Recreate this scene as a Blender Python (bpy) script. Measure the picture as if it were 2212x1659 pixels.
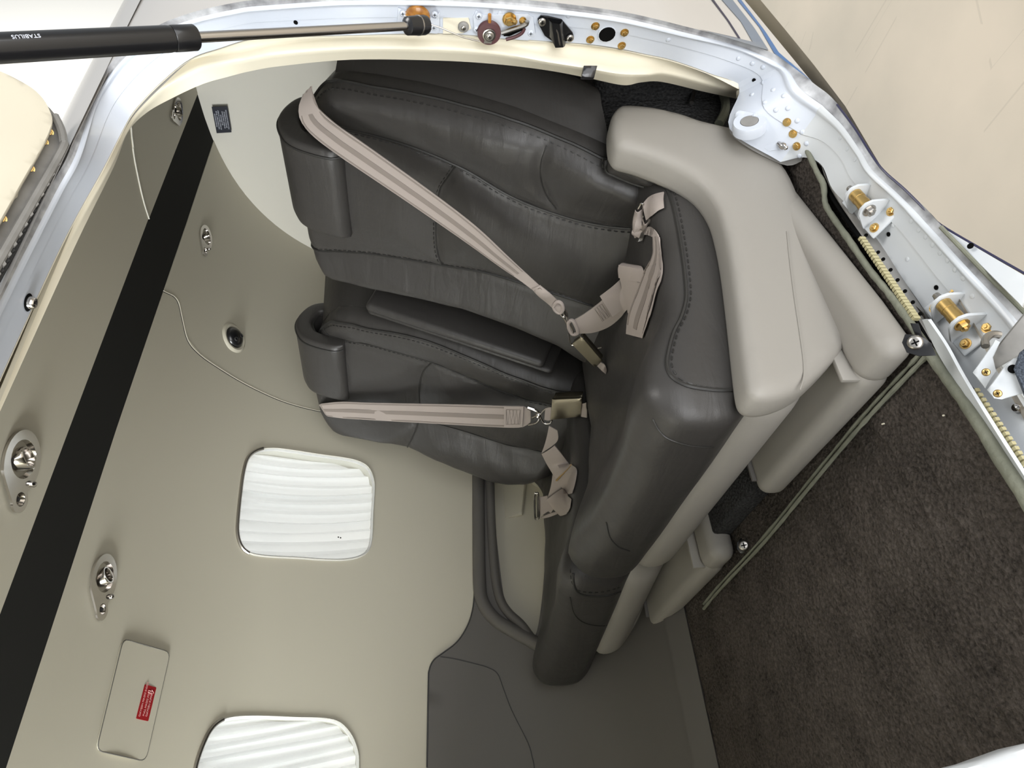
import bpy, bmesh, math, random
import numpy as np
from mathutils import Vector, Matrix
from mathutils.geometry import delaunay_2d_cdt
random.seed(7); rng = np.random.default_rng(7)
S = bpy.context.scene; COL = S.collection
for o in list(bpy.data.objects): bpy.data.objects.remove(o)

# ------------------------------------------------------------------ camera, sky, lamps, exposure
F = 1490.0; YAW = math.radians(35); PIT = math.radians(7.6)
_cy, _sy, _cp, _sp = math.cos(YAW), math.sin(YAW), math.cos(PIT), math.sin(PIT)
FWD = np.array([_sy*_cp, _cy*_cp, -_sp]); RGT = np.array([_cy, -_sy, 0.0]); UPV = np.cross(RGT, FWD)
CAM = np.array([0, 0, .51])
cd = bpy.data.cameras.new('camera'); cam = bpy.data.objects.new('camera', cd); COL.objects.link(cam)
cd.sensor_fit = 'HORIZONTAL'; cd.sensor_width = 36; cd.lens = F/2212*36; cd.clip_start = .02
# the picture was taken with the phone turned on its side: the picture's right is down, its top is aft
_m = Matrix(((-UPV[0], RGT[0], -FWD[0]), (-UPV[1], RGT[1], -FWD[1]), (-UPV[2], RGT[2], -FWD[2]))).to_4x4()
_m.translation = CAM; cam.matrix_world = _m
S.camera = cam
S.view_settings.view_transform = 'Standard'; S.view_settings.look = 'None'
S.view_settings.gamma = 1; S.view_settings.use_curve_mapping = False; S.view_settings.exposure = .22
w = bpy.data.worlds.new('world'); S.world = w; w.use_nodes = True
bg = w.node_tree.nodes['Background']; bg.inputs[0].default_value = (.93, .97, 1, 1); bg.inputs[1].default_value = .45

def area(name, loc, target, size, power, col=(1, .97, .93)):
    l = bpy.data.lights.new(name, 'AREA'); l.shape = 'SQUARE'; l.size = size; l.energy = power; l.color = col
    o = bpy.data.objects.new(name, l); COL.objects.link(o); o.location = loc
    o.rotation_euler = (Vector(target)-Vector(loc)).to_track_quat('-Z', 'Y').to_euler(); return o
hd_ = area('hangar_door_daylight', (-.4, -2.1, .05), (.6, 1.0, .35), 3.6, 62, (.97, .98, 1)); hd_.data.shape = 'RECTANGLE'; hd_.data.size = 3.8; hd_.data.size_y = 1.9      # daylight through the open hangar door behind the photographer
wl_ = area('windscreen_daylight', (-1.22, 1.0, .80), (1.6, 1.15, .86), 0.5, 43, (.95, .98, 1)); wl_.data.shape = 'RECTANGLE'; wl_.data.size = .95; wl_.data.size_y = .36      # daylight from the cockpit windows
area('hangar_light', (.5, 5.2, 3.6), (.5, 1.7, .8), 2.0, 135)
hd2 = area('hangar_door_daylight', (-2.5, -1.75, .15), (.7, .7, .45), 3.0, 75, (.97, .98, 1)); hd2.data.shape = 'RECTANGLE'; hd2.data.size = 2.4; hd2.data.size_y = 1.8
area('hangar_light', (1.4, -1.6, 4.6), (1.0, -.2, 0), 1.6, 95)
area('hangar_light', (7, 3.2, 6.5), (11, 7, 5.5), 3.0, 700)  # added lamp, aimed at the far hangar wall to brighten it

# ------------------------------------------------------------------ pixel rays (the photograph's 2212 x 1659 frame) met with real surfaces
def ray(px, py): return FWD + RGT*((1659-py-829.5)/F) + UPV*((1106-px)/F)
def onax(p, ax, val):
    d = ray(*p); return CAM + d*((val-CAM[ax])/d[ax])
def onY(p, y): return onax(p, 1, y)
def onX(p, x): return onax(p, 0, x)
def onZ(p, z): return onax(p, 2, z)
def onpl(p, p0, n):
    d = ray(*p); n = np.array(n, float); return CAM + d*(np.dot(np.array(p0)-CAM, n)/np.dot(d, n))
def on_sect(p, a, b, n=2.4, yc=1.07, zc=.42):
    d = ray(*p); ts = np.linspace(.2, 2.0, 1801); q = CAM + d*ts[:, None]
    f = np.abs((q[:, 1]-yc)/a)**n + np.abs((q[:, 2]-zc)/b)**n - 1
    i = np.where(f[:-1]*f[1:] < 0)[0]
    if len(i) == 0: i = [int(np.argmin(f))]
    return q[i[0]]

class Prof:
    """a section in (y, z) drawn out along x; (x, s) are its surface coordinates"""
    def __init__(s, pts):
        s.p = np.array(pts, float); s.l = np.r_[0, np.cumsum(np.linalg.norm(np.diff(s.p, axis=0), axis=1))]
        t = np.gradient(s.p, axis=0); s.n = np.c_[t[:, 1], -t[:, 0]]; s.n /= np.linalg.norm(s.n, axis=1)[:, None]
        if np.mean(np.sum(s.n*(np.array([.9, .6])-s.p), axis=1)) < 0: s.n *= -1
    def hit(s, p, first=False):
        d = ray(*p); best = None
        A = s.p[:-1]; B = s.p[1:]-s.p[:-1]; o = CAM[1:]; e = d[1:]
        den = e[0]*B[:, 1]-e[1]*B[:, 0]; r = A-o
        with np.errstate(all='ignore'):
            t = (r[:, 0]*B[:, 1]-r[:, 1]*B[:, 0])/den; k = (r[:, 0]*e[1]-r[:, 1]*e[0])/den
        ok = np.where((k >= -1e-6) & (k <= 1+1e-6) & (t > .3))[0]
        i = ok[np.argmin(t[ok])] if first else ok[np.argmax(t[ok])]
        return (CAM[0]+d[0]*t[i], s.l[i]+k[i]*(s.l[i+1]-s.l[i]))
    def yz(s, q): return np.array([np.interp(q, s.l, s.p[:, 0]), np.interp(q, s.l, s.p[:, 1])])
    def nrm(s, q):
        v = np.array([np.interp(q, s.l, s.n[:, 0]), np.interp(q, s.l, s.n[:, 1])]); v /= np.linalg.norm(v); return np.array([0, v[0], v[1]])
    def at(s, x, q, off=0.):
        y = s.yz(q); return np.array([x, y[0], y[1]]) + s.nrm(q)*off
    def s_near(s, y, z): return s.l[np.argmin((s.p[:, 0]-y)**2+(s.p[:, 1]-z)**2)]
def superell(a, b, n, t0, t1, k, yc=1.07, zc=.42):
    t = np.radians(np.linspace(t0, t1, k)); c, q = np.cos(t), np.sin(t)
    return np.c_[yc+a*np.sign(c)*np.abs(c)**(2/n), zc+b*np.sign(q)*np.abs(q)**(2/n)]
LIN = Prof(superell(.63, .64, 2.4, -60, 240, 601))

# ------------------------------------------------------------------ materials
def lin(c): return tuple(((v/255)/12.92 if v/255 <= .04045 else ((v/255+.055)/1.055)**2.4) for v in c)+(1,)
def mat(name, rgb, rough=.6, metal=0., bump=None, vary=None, spec=.5, coat=0., vscale=6):
    m = bpy.data.materials.new(name); m.use_nodes = True; nt = m.node_tree; b = nt.nodes['Principled BSDF']
    b.inputs['Base Color'].default_value = lin(rgb); b.inputs['Roughness'].default_value = rough
    b.inputs['Metallic'].default_value = metal; b.inputs['Specular IOR Level'].default_value = spec; b.inputs['Coat Weight'].default_value = coat
    tc = nt.nodes.new('ShaderNodeTexCoord')
    if vary:
        n = nt.nodes.new('ShaderNodeTexNoise'); n.inputs['Scale'].default_value = vscale; n.inputs['Detail'].default_value = 6
        nt.links.new(tc.outputs['Object'], n.inputs['Vector'])
        r = nt.nodes.new('ShaderNodeValToRGB'); r.color_ramp.elements[0].position = .3; r.color_ramp.elements[1].position = .7
        r.color_ramp.elements[0].color = lin(rgb); r.color_ramp.elements[1].color = lin(vary)
        nt.links.new(n.outputs[0], r.inputs[0]); nt.links.new(r.outputs[0], b.inputs['Base Color'])
    prev = None
    for sc, st, di in (bump or []):
        n = nt.nodes.new('ShaderNodeTexNoise'); n.inputs['Scale'].default_value = sc; n.inputs['Detail'].default_value = 4
        nt.links.new(tc.outputs['Object'], n.inputs['Vector'])
        bp = nt.nodes.new('ShaderNodeBump'); bp.inputs['Strength'].default_value = st; bp.inputs['Distance'].default_value = di
        nt.links.new(n.outputs[0], bp.inputs['Height'])
        if prev: nt.links.new(prev.outputs[0], bp.inputs['Normal'])
        prev = bp
    if prev: nt.links.new(prev.outputs[0], b.inputs['Normal'])
    return m
M = {}
M['beige'] = mat('beige_lining', (186, 181, 164), .55, bump=[(900, .05, .001)])
M['beige_pale'] = mat('pale_lining', (206, 203, 192), .55, bump=[(900, .05, .001)])
M['black_cloth'] = mat('black_cloth', (28, 28, 25), .95, bump=[(1500, .2, .001)], spec=.2)
M['cream'] = mat('cream_trim', (228, 221, 201), .42, bump=[(60, .05, .002)])
M['paint'] = mat('grey_paint', (196, 203, 215), .32, vary=(203, 208, 216), coat=.25, bump=[(25, .04, .003)])
M['paint_low'] = mat('sill_paint', (200, 205, 210), .36, vary=(208, 211, 212), coat=.1, bump=[(25, .05, .003)])
M['sealant'] = mat('worn_sealant', (194, 195, 197), .6, vary=(118, 118, 120), bump=[(120, .4, .002)], vscale=40)
M['skin'] = mat('white_skin', (192, 188, 183), .25, coat=.4)
M['skin_low'] = mat('cream_skin', (226, 216, 198), .25, coat=.4)
M['blue'] = mat('blue_stripe', (52, 98, 150), .3, coat=.4)
M['greyblue'] = mat('slate_stripe', (108, 120, 136), .3, coat=.4)
M['navy'] = mat('navy_edge', (36, 36, 66), .4)
M['leather'] = mat('charcoal_leather', (57, 55, 53), .42, bump=[(700, .12, .001), (9, .10, .02), (30, .16, .005)], spec=.4)
def creases(m, st):
    nt = m.node_tree; b = nt.nodes['Principled BSDF']; l = b.inputs['Normal'].links[0]; prev = l.from_socket
    tc = nt.nodes.new('ShaderNodeTexCoord'); mp = nt.nodes.new('ShaderNodeMapping'); mp.inputs['Scale'].default_value = (9, 9, 46)
    n = nt.nodes.new('ShaderNodeTexNoise'); n.inputs['Scale'].default_value = 1; n.inputs['Detail'].default_value = 3; n.inputs['Distortion'].default_value = .6
    nt.links.new(tc.outputs['Object'], mp.inputs[0]); nt.links.new(mp.outputs[0], n.inputs['Vector'])
    bp = nt.nodes.new('ShaderNodeBump'); bp.inputs['Strength'].default_value = st; bp.inputs['Distance'].default_value = .006
    nt.links.new(n.outputs[0], bp.inputs['Height']); nt.links.new(prev, bp.inputs['Normal']); nt.links.new(bp.outputs[0], b.inputs['Normal'])
creases(M['leather'], .22)
M['leather_dk'] = mat('charcoal_piping', (44, 43, 41), .45, bump=[(700, .1, .001)], spec=.4)
M['thread'] = mat('stitch_thread', (96, 95, 92), .7)
M['plastic'] = mat('grey_vinyl', (145, 141, 134), .5, bump=[(1100, .08, .001)], spec=.35)
M['plastic_dk'] = mat('slate_vinyl', (94, 91, 87), .55, bump=[(1100, .08, .001)], spec=.3)
M['shell_dk'] = mat('dark_vinyl', (98, 96, 90), .6, bump=[(1100, .08, .001)], spec=.3)
M['web'] = mat('taupe_webbing', (160, 150, 143), .7, bump=[(1300, .25, .001)], spec=.2)
M['web_dk'] = mat('taupe_webbing_stripe', (130, 121, 114), .75, bump=[(1300, .25, .001)], spec=.2)
M['chrome'] = mat('chrome', (200, 196, 192), .12, 1.0)
M['steel'] = mat('steel', (176, 172, 166), .32, 1.0)
M['brass'] = mat('cadmium_brass', (204, 172, 110), .35, 1.0)
M['buckle'] = mat('brushed_buckle', (150, 143, 126), .34, 1.0, bump=[(300, .1, .001)])
M['blackmetal'] = mat('black_metal', (22, 22, 24), .3, 0, coat=.3)
M['rubber'] = mat('dark_rubber', (48, 48, 48), .7)
M['maroon'] = mat('maroon_phenolic', (84, 52, 54), .45)
M['amber'] = mat('amber_grease', (196, 140, 62), .25, coat=.5, vary=(120, 66, 24), vscale=70)
M['binding'] = mat('carpet_binding', (128, 129, 114), .85, vary=(104, 106, 92), vscale=30, bump=[(160, .5, .003)])
M['honey'] = mat('honeycomb_core', (176, 168, 130), .6)
M['hole'] = mat('dark_hole', (8, 8, 8), .9, spec=.1)
M['channel'] = mat('grey_channel', (150, 148, 144), .55, vary=(120, 118, 114), vscale=25)
M['red'] = mat('red_placard', (150, 12, 22), .5)
M['ink_black'] = mat('black_placard', (34, 36, 46), .5)
M['ink_white'] = mat('white_print', (208, 212, 222), .6)
M['ink_pink'] = mat('pale_print', (226, 170, 166), .6)
M['hangar_wall'] = mat('white_hangar_wall', (226, 226, 222), .8)
M['stitch_blue'] = mat('navy_carpet', (46, 52, 62), .95, vary=(96, 104, 116), vscale=600, bump=[(500, .8, .003)])

def carpet_mat(name, c0, c1):
    m = bpy.data.materials.new(name); m.use_nodes = True; nt = m.node_tree; b = nt.nodes['Principled BSDF']
    b.inputs['Roughness'].default_value = .95; b.inputs['Specular IOR Level'].default_value = .15
    tc = nt.nodes.new('ShaderNodeTexCoord')
    n = nt.nodes.new('ShaderNodeTexNoise'); n.inputs['Scale'].default_value = 230; n.inputs['Detail'].default_value = 5; n.inputs['Roughness'].default_value = .7
    v = nt.nodes.new('ShaderNodeTexVoronoi'); v.inputs['Scale'].default_value = 190
    n2 = nt.nodes.new('ShaderNodeTexNoise'); n2.inputs['Scale'].default_value = 14; n2.inputs['Detail'].default_value = 3
    for q in (n, v, n2): nt.links.new(tc.outputs['Object'], q.inputs['Vector'])
    r = nt.nodes.new('ShaderNodeValToRGB'); r.color_ramp.elements[0].position = .33; r.color_ramp.elements[1].position = .68
    r.color_ramp.elements[0].color = lin(c0); r.color_ramp.elements[1].color = lin(c1)
    a = nt.nodes.new('ShaderNodeMath'); a.operation = 'MULTIPLY_ADD'; a.inputs[1].default_value = .3; nt.links.new(n2.outputs[0], a.inputs[0])
    a2 = nt.nodes.new('ShaderNodeMath'); a2.operation = 'MULTIPLY'; a2.inputs[1].default_value = .72; nt.links.new(n.outputs[0], a2.inputs[0]); nt.links.new(a2.outputs[0], a.inputs[2])
    nt.links.new(a.outputs[0], r.inputs[0]); nt.links.new(r.outputs[0], b.inputs['Base Color'])
    s = nt.nodes.new('ShaderNodeMath'); s.operation = 'ADD'; nt.links.new(n.outputs[0], s.inputs[0]); nt.links.new(v.outputs['Distance'], s.inputs[1])
    bp = nt.nodes.new('ShaderNodeBump'); bp.inputs['Strength'].default_value = 1; bp.inputs['Distance'].default_value = .006
    nt.links.new(s.outputs[0], bp.inputs['Height']); nt.links.new(bp.outputs[0], b.inputs['Normal']); return m
M['carpet'] = carpet_mat('taupe_carpet', (44, 40, 36), (108, 100, 93))
M['carpet_dk'] = carpet_mat('charcoal_carpet', (34, 34, 34), (84, 84, 84))

def floor_mat():
    m = bpy.data.materials.new('hangar_floor_paint'); m.use_nodes = True; nt = m.node_tree; b = nt.nodes['Principled BSDF']
    b.inputs['Roughness'].default_value = .35
    tc = nt.nodes.new('ShaderNodeTexCoord')
    n = nt.nodes.new('ShaderNodeTexNoise'); n.inputs['Scale'].default_value = 1.6; n.inputs['Detail'].default_value = 6
    nt.links.new(tc.outputs['Object'], n.inputs['Vector'])
    r = nt.nodes.new('ShaderNodeValToRGB'); r.color_ramp.elements[0].position = .35; r.color_ramp.elements[1].position = .66
    r.color_ramp.elements[0].color = lin((194, 186, 171)); r.color_ramp.elements[1].color = lin((213, 202, 185))
    nt.links.new(n.outputs[0], r.inputs[0]); cur = r.outputs[0]
    for sc, rot, wd in ((2.2, .5, .004), (3.1, 1.9, .003), (1.5, 2.7, .0025)):     # long scratches: edges of stretched cells
        mp = nt.nodes.new('ShaderNodeMapping'); mp.inputs['Rotation'].default_value = (0, 0, rot); mp.inputs['Scale'].default_value = (sc, sc*.28, 1)
        v = nt.nodes.new('ShaderNodeTexVoronoi'); v.feature = 'DISTANCE_TO_EDGE'; v.inputs['Scale'].default_value = 1
        n3 = nt.nodes.new('ShaderNodeTexNoise'); n3.inputs['Scale'].default_value = 2.3
        nt.links.new(tc.outputs['Object'], mp.inputs[0]); nt.links.new(mp.outputs[0], v.inputs['Vector']); nt.links.new(tc.outputs['Object'], n3.inputs['Vector'])
        lt = nt.nodes.new('ShaderNodeMath'); lt.operation = 'LESS_THAN'; lt.inputs[1].default_value = wd; nt.links.new(v.outputs['Distance'], lt.inputs[0])
        gt = nt.nodes.new('ShaderNodeMath'); gt.operation = 'GREATER_THAN'; gt.inputs[1].default_value = .52; nt.links.new(n3.outputs[0], gt.inputs[0])
        mu = nt.nodes.new('ShaderNodeMath'); mu.operation = 'MULTIPLY'; nt.links.new(lt.outputs[0], mu.inputs[0]); nt.links.new(gt.outputs[0], mu.inputs[1])
        m2 = nt.nodes.new('ShaderNodeMath'); m2.operation = 'MULTIPLY'; m2.inputs[1].default_value = .2; nt.links.new(mu.outputs[0], m2.inputs[0])
        mx = nt.nodes.new('ShaderNodeMix'); mx.data_type = 'RGBA'; nt.links.new(m2.outputs[0], mx.inputs['Factor']); nt.links.new(cur, mx.inputs['A']); mx.inputs['B'].default_value = lin((150, 143, 132)); cur = mx.outputs['Result']
    sp = nt.nodes.new('ShaderNodeTexVoronoi'); sp.inputs['Scale'].default_value = 7; nt.links.new(tc.outputs['Object'], sp.inputs['Vector'])
    lt = nt.nodes.new('ShaderNodeMath'); lt.operation = 'LESS_THAN'; lt.inputs[1].default_value = .028; nt.links.new(sp.outputs['Distance'], lt.inputs[0])
    m2 = nt.nodes.new('ShaderNodeMath'); m2.operation = 'MULTIPLY'; m2.inputs[1].default_value = .6; nt.links.new(lt.outputs[0], m2.inputs[0])
    mx = nt.nodes.new('ShaderNodeMix'); mx.data_type = 'RGBA'; nt.links.new(m2.outputs[0], mx.inputs['Factor']); nt.links.new(cur, mx.inputs['A']); mx.inputs['B'].default_value = lin((96, 90, 82)); cur = mx.outputs['Result']
    nt.links.new(cur, b.inputs['Base Color']); return m
M['hangar_floor'] = floor_mat()

def shade_mat():
    m = bpy.data.materials.new('white_shade_cloth'); m.use_nodes = True; nt = m.node_tree; nt.nodes.clear()
    o = nt.nodes.new('ShaderNodeOutputMaterial'); a = nt.nodes.new('ShaderNodeBsdfDiffuse'); t = nt.nodes.new('ShaderNodeBsdfTranslucent'); x = nt.nodes.new('ShaderNodeMixShader')
    a.inputs[0].default_value = (.88, .88, .88, 1); t.inputs[0].default_value = (.95, .96, .96, 1); x.inputs[0].default_value = .62
    nt.links.new(a.outputs[0], x.inputs[1]); nt.links.new(t.outputs[0], x.inputs[2]); nt.links.new(x.outputs[0], o.inputs[0]); return m
M['shade'] = shade_mat()
def pane_mat():
    m = bpy.data.materials.new('clear_pane'); m.use_nodes = True; nt = m.node_tree; nt.nodes.clear()
    o = nt.nodes.new('ShaderNodeOutputMaterial'); a = nt.nodes.new('ShaderNodeBsdfTransparent'); g = nt.nodes.new('ShaderNodeBsdfGlossy'); x = nt.nodes.new('ShaderNodeMixShader')
    a.inputs[0].default_value = (.97, .98, .98, 1); g.inputs['Roughness'].default_value = .08; x.inputs[0].default_value = .05
    nt.links.new(a.outputs[0], x.inputs[1]); nt.links.new(g.outputs[0], x.inputs[2]); nt.links.new(x.outputs[0], o.inputs[0]); return m
M['pane'] = pane_mat()

# ------------------------------------------------------------------ mesh helpers (all shapes are written in world coordinates)
ORIG = {}
def thing(name, label=None, cat=None, loc=(0, 0, 0), group=None, kind=None):
    o = bpy.data.objects.new(name, None); COL.objects.link(o); o.location = loc; o.empty_display_size = .05
    ORIG[o] = np.array(loc, float); tag(o, label, cat, group, kind); return o
def tag(o, label=None, cat=None, group=None, kind=None):
    if label: o['label'] = label
    if cat: o['category'] = cat
    if group: o['group'] = group
    if kind: o['kind'] = kind
    return o
def obj(name, vf, m, parent=None, smooth=True, angle=40, kind=None, origin=None):
    v, f = vf; v = np.asarray(v, float)
    if parent is not None: org = ORIG[parent]
    else: org = v.mean(0) if origin is None else np.array(origin, float)
    me = bpy.data.meshes.new(name); me.from_pydata([tuple(q) for q in (v-org)], [], [tuple(int(i) for i in q) for q in f])
    bm = bmesh.new(); bm.from_mesh(me); bmesh.ops.remove_doubles(bm, verts=bm.verts, dist=1e-6); bmesh.ops.recalc_face_normals(bm, faces=bm.faces); bm.to_mesh(me); bm.free()
    me.materials.append(m)
    if smooth:
        me.polygons.foreach_set('use_smooth', [True]*len(me.polygons)); me.set_sharp_from_angle(angle=math.radians(angle))
    o = bpy.data.objects.new(name, me); COL.objects.link(o)
    if parent is not None: o.parent = parent; ORIG[o] = org
    else: o.location = org; ORIG[o] = org
    if kind: o['kind'] = kind
    return o
def place(name, me, m, parent, mw):
    """one more copy of a small mesh as a part of parent"""
    o = bpy.data.objects.new(name, me); COL.objects.link(o); o.parent = parent
    o.matrix_local = Matrix.Translation(Vector(-ORIG[parent])) @ mw; return o
def mesh_of(name, vf, m, angle=40):
    o = obj(name, vf, m, origin=(0, 0, 0), angle=angle); me = o.data; bpy.data.objects.remove(o); return me
def join(*parts):
    V = []; Fc = []; k = 0
    for v, f in parts:
        v = np.asarray(v, float); V.append(v); Fc += [[i+k for i in q] for q in f]; k += len(v)
    return np.vstack(V), Fc
def xf(vf, m):
    v = np.c_[np.asarray(vf[0], float), np.ones(len(vf[0]))] @ np.array(m).T; return v[:, :3], vf[1]
def frame(o, ax, ay, az):
    m = Matrix.Identity(4)
    for i in range(3): m[i][0], m[i][1], m[i][2], m[i][3] = ax[i], ay[i], az[i], o[i]
    return m
def nz(v): v = np.array(v, float); return v/np.linalg.norm(v)
def frame_n(o, n, hint=(1, 0, 0)):
    n = nz(n); x = np.array(hint, float); x = nz(x-n*np.dot(x, n)); return frame(o, x, np.cross(n, x), n)
def crom(pts, k=6, closed=False):
    P = np.array(pts, float); n = len(P); out = []
    for i in range(n if closed else n-1):
        p0 = P[(i-1) % n] if closed or i > 0 else P[0]*2-P[1]; p1 = P[i]; p2 = P[(i+1) % n]
        p3 = P[(i+2) % n] if closed or i+2 < n else p2*2-p1
        for t in np.arange(k)/k:
            out.append(.5*((2*p1)+(-p0+p2)*t+(2*p0-5*p1+4*p2-p3)*t*t+(-p0+3*p1-3*p2+p3)*t**3))
    if not closed: out.append(P[-1])
    return np.array(out)
def resample(P, n):
    P = np.array(P, float); l = np.r_[0, np.cumsum(np.linalg.norm(np.diff(P, axis=0), axis=1))]
    q = np.linspace(0, l[-1], n); return np.c_[tuple(np.interp(q, l, P[:, i]) for i in range(P.shape[1]))]
def tube(path, r, n=8, closed=False, caps=True):
    P = np.array(path, float); k = len(P); R = np.full(k, r) if np.isscalar(r) else np.array(r)
    T = np.gradient(P, axis=0) if not closed else np.roll(P, -1, 0)-np.roll(P, 1, 0); T /= np.linalg.norm(T, axis=1)[:, None]
    a = np.array([0, 0, 1.]) if abs(T[0][2]) < .9 else np.array([1., 0, 0]); V = []; u = nz(a-T[0]*np.dot(a, T[0]))
    for i in range(k):
        u = nz(u-T[i]*np.dot(u, T[i])); v = np.cross(T[i], u)
        for j in range(n): an = 2*math.pi*j/n; V.append(P[i]+R[i]*(u*math.cos(an)+v*math.sin(an)))
    Fc = []
    for i in range(k if closed else k-1):
        for j in range(n): a0 = i*n; b0 = ((i+1) % k)*n; Fc.append([a0+j, a0+(j+1) % n, b0+(j+1) % n, b0+j])
    if caps and not closed: Fc += [list(range(n))[::-1], [(k-1)*n+j for j in range(n)]]
    return np.array(V), Fc
def grid(rows, closed=False):
    A = np.array(rows, float); r, c = A.shape[:2]; V = A.reshape(-1, 3); Fc = []
    for i in range(r-1):
        for j in range(c if closed else c-1): Fc.append([i*c+j, i*c+(j+1) % c, (i+1)*c+(j+1) % c, (i+1)*c+j])
    return V, Fc
def lathe(prof, n=24):
    """prof: (radius, height) pairs about z, open ends are capped when the radius is not 0"""
    V = []; Fc = []; k = len(prof)
    for r, h in prof:
        for j in range(n): a = 2*math.pi*j/n; V.append((r*math.cos(a), r*math.sin(a), h))
    for i in range(k-1):
        for j in range(n): Fc.append([i*n+j, i*n+(j+1) % n, (i+1)*n+(j+1) % n, (i+1)*n+j])
    Fc += [list(range(n))[::-1], [(k-1)*n+j for j in range(n)]]
    return np.array(V), Fc
def rbox(lo, hi, r, n=5, res=None):
    """box with rounded edges; res: subdivisions of the flat spans (for bending afterwards)"""
    lo = np.array(lo, float); hi = np.array(hi, float); r = np.minimum(r, (hi-lo)/2*.999)*np.ones(3); res = res or (1, 1, 1); ax = []
    for i in range(3):
        c = np.concatenate([lo[i]+r[i]*(1-np.cos(np.linspace(0, math.pi/2, n))), np.linspace(lo[i]+r[i], hi[i]-r[i], res[i]+1)[1:-1], hi[i]-r[i]*(1-np.cos(np.linspace(math.pi/2, 0, n)))]); ax.append(c)
    V = []; Fc = []; k = 0
    for d in range(3):
        a, b = (d+1) % 3, (d+2) % 3
        for side in (lo[d], hi[d]):
            A, B = np.meshgrid(ax[a], ax[b], indexing='ij'); P = np.zeros(A.shape+(3,)); P[..., a] = A; P[..., b] = B; P[..., d] = side
            v, f = grid(P); V.append(v); Fc += [[q+k for q in x] for x in f]; k += len(v)
    V = np.vstack(V); inner = np.clip(V, lo+r, hi-r); dv = (V-inner)/r; L = np.linalg.norm(dv, axis=1); L[L == 0] = 1
    m = np.abs(dv).max(1); V = inner + dv/L[:, None]*r*np.where(m > 0, 1, 0)[:, None]
    return V, Fc
def box(lo, hi): return rbox(lo, hi, 1e-4, 2)
def inpoly(P, poly):
    x, y = P[:, 0], P[:, 1]; c = np.zeros(len(P), bool); q = np.array(poly); a = q; b = np.roll(q, -1, 0)
    for (x0, y0), (x1, y1) in zip(a, b):
        with np.errstate(all='ignore'): c ^= ((y0 > y) != (y1 > y)) & (x < (x1-x0)*(y-y0)/(y1-y0)+x0)
    return c
def dist_poly(P, poly, closed=True):
    q = np.array(poly, float); a = q if closed else q[:-1]; b = np.roll(q, -1, 0) if closed else q[1:]; D = np.full(len(P), 1e9)
    for p0, p1 in zip(a, b):
        e = p1-p0; L = e@e
        if L < 1e-14: continue
        t = np.clip(((P-p0)@e)/L, 0, 1); D = np.minimum(D, np.linalg.norm(P-(p0+t[:, None]*e), axis=1))
    return D
def densify(poly, h):
    out = []; q = np.array(poly, float)
    for a, b in zip(q, np.roll(q, -1, 0)):
        k = max(1, int(math.ceil(np.linalg.norm(b-a)/h)))
        for i in range(k): out.append(a+(b-a)*i/k)
    return np.array(out)
def tri2d(outline, holes, h, rings=()):
    """triangles of a plane region; returns points, triangles, boundary loops (lists of indices)"""
    loops = [densify(outline, h)]+[densify(x, h) for x in holes]; pts = []; edges = []; k = 0
    for L in loops:
        n = len(L); pts += list(L); edges += [(k+i, k+(i+1) % n) for i in range(n)]; k += n
    allb = np.array(pts); lo = allb.min(0); hi = allb.max(0)
    gx, gy = np.meshgrid(np.arange(lo[0]+h*.5, hi[0], h), np.arange(lo[1]+h*.5, hi[1], h)); G = np.c_[gx.ravel(), gy.ravel()]
    if len(G):
        ok = inpoly(G, loops[0])
        for L in loops[1:]: ok &= ~inpoly(G, L)
        G = G[ok]
        d = np.full(len(G), 1e9)
        for L in loops: d = np.minimum(d, dist_poly(G, L))
        lim = max(rings)+h*.45 if rings else h*.5
        G = G[d > lim]
    for rg in rings:
        L = loops[0]; t = np.roll(L, -1, 0)-np.roll(L, 1, 0); nn = np.c_[-t[:, 1], t[:, 0]]/np.linalg.norm(t, axis=1)[:, None]
        for sg in (1, -1):
            Q = L+nn*rg*sg; ok = inpoly(Q, L); Q = Q[ok]
            if len(Q): Q = Q[dist_poly(Q, L) > rg*.97]
            if len(Q) > len(L)*.4: G = np.vstack([G, Q]) if len(G) else Q; break
    nb = len(pts); pts = [Vector(p) for p in pts]+[Vector(p) for p in G]
    r = delaunay_2d_cdt(pts, edges, [], 0, 1e-7); V = np.array([(v.x, v.y) for v in r[0]]); T = [list(t) for t in r[2]]
    c = np.array([V[t].mean(0) for t in T]); ok = inpoly(c, loops[0])
    for L in loops[1:]: ok &= ~inpoly(c, L)
    T = [t for t, o in zip(T, ok) if o]
    return V, T
def sheet(outline, holes, fn, h, thick, off=0.):
    """a curved panel with thickness: fn(u, v, offset along its normal) -> point"""
    V, T = tri2d(outline, holes, h); A = np.array([fn(u, v, off) for u, v in V]); B = np.array([fn(u, v, off-thick) for u, v in V]); n = len(V)
    cnt = {}
    for t in T:
        for a, b in ((t[0], t[1]), (t[1], t[2]), (t[2], t[0])): cnt[(a, b)] = 1
    Fc = [t for t in T]+[[i+n for i in t[::-1]] for t in T]
    for (a, b) in cnt:
        if (b, a) not in cnt: Fc.append([b, a, a+n, b+n])
    return np.vstack([A, B]), Fc
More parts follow.
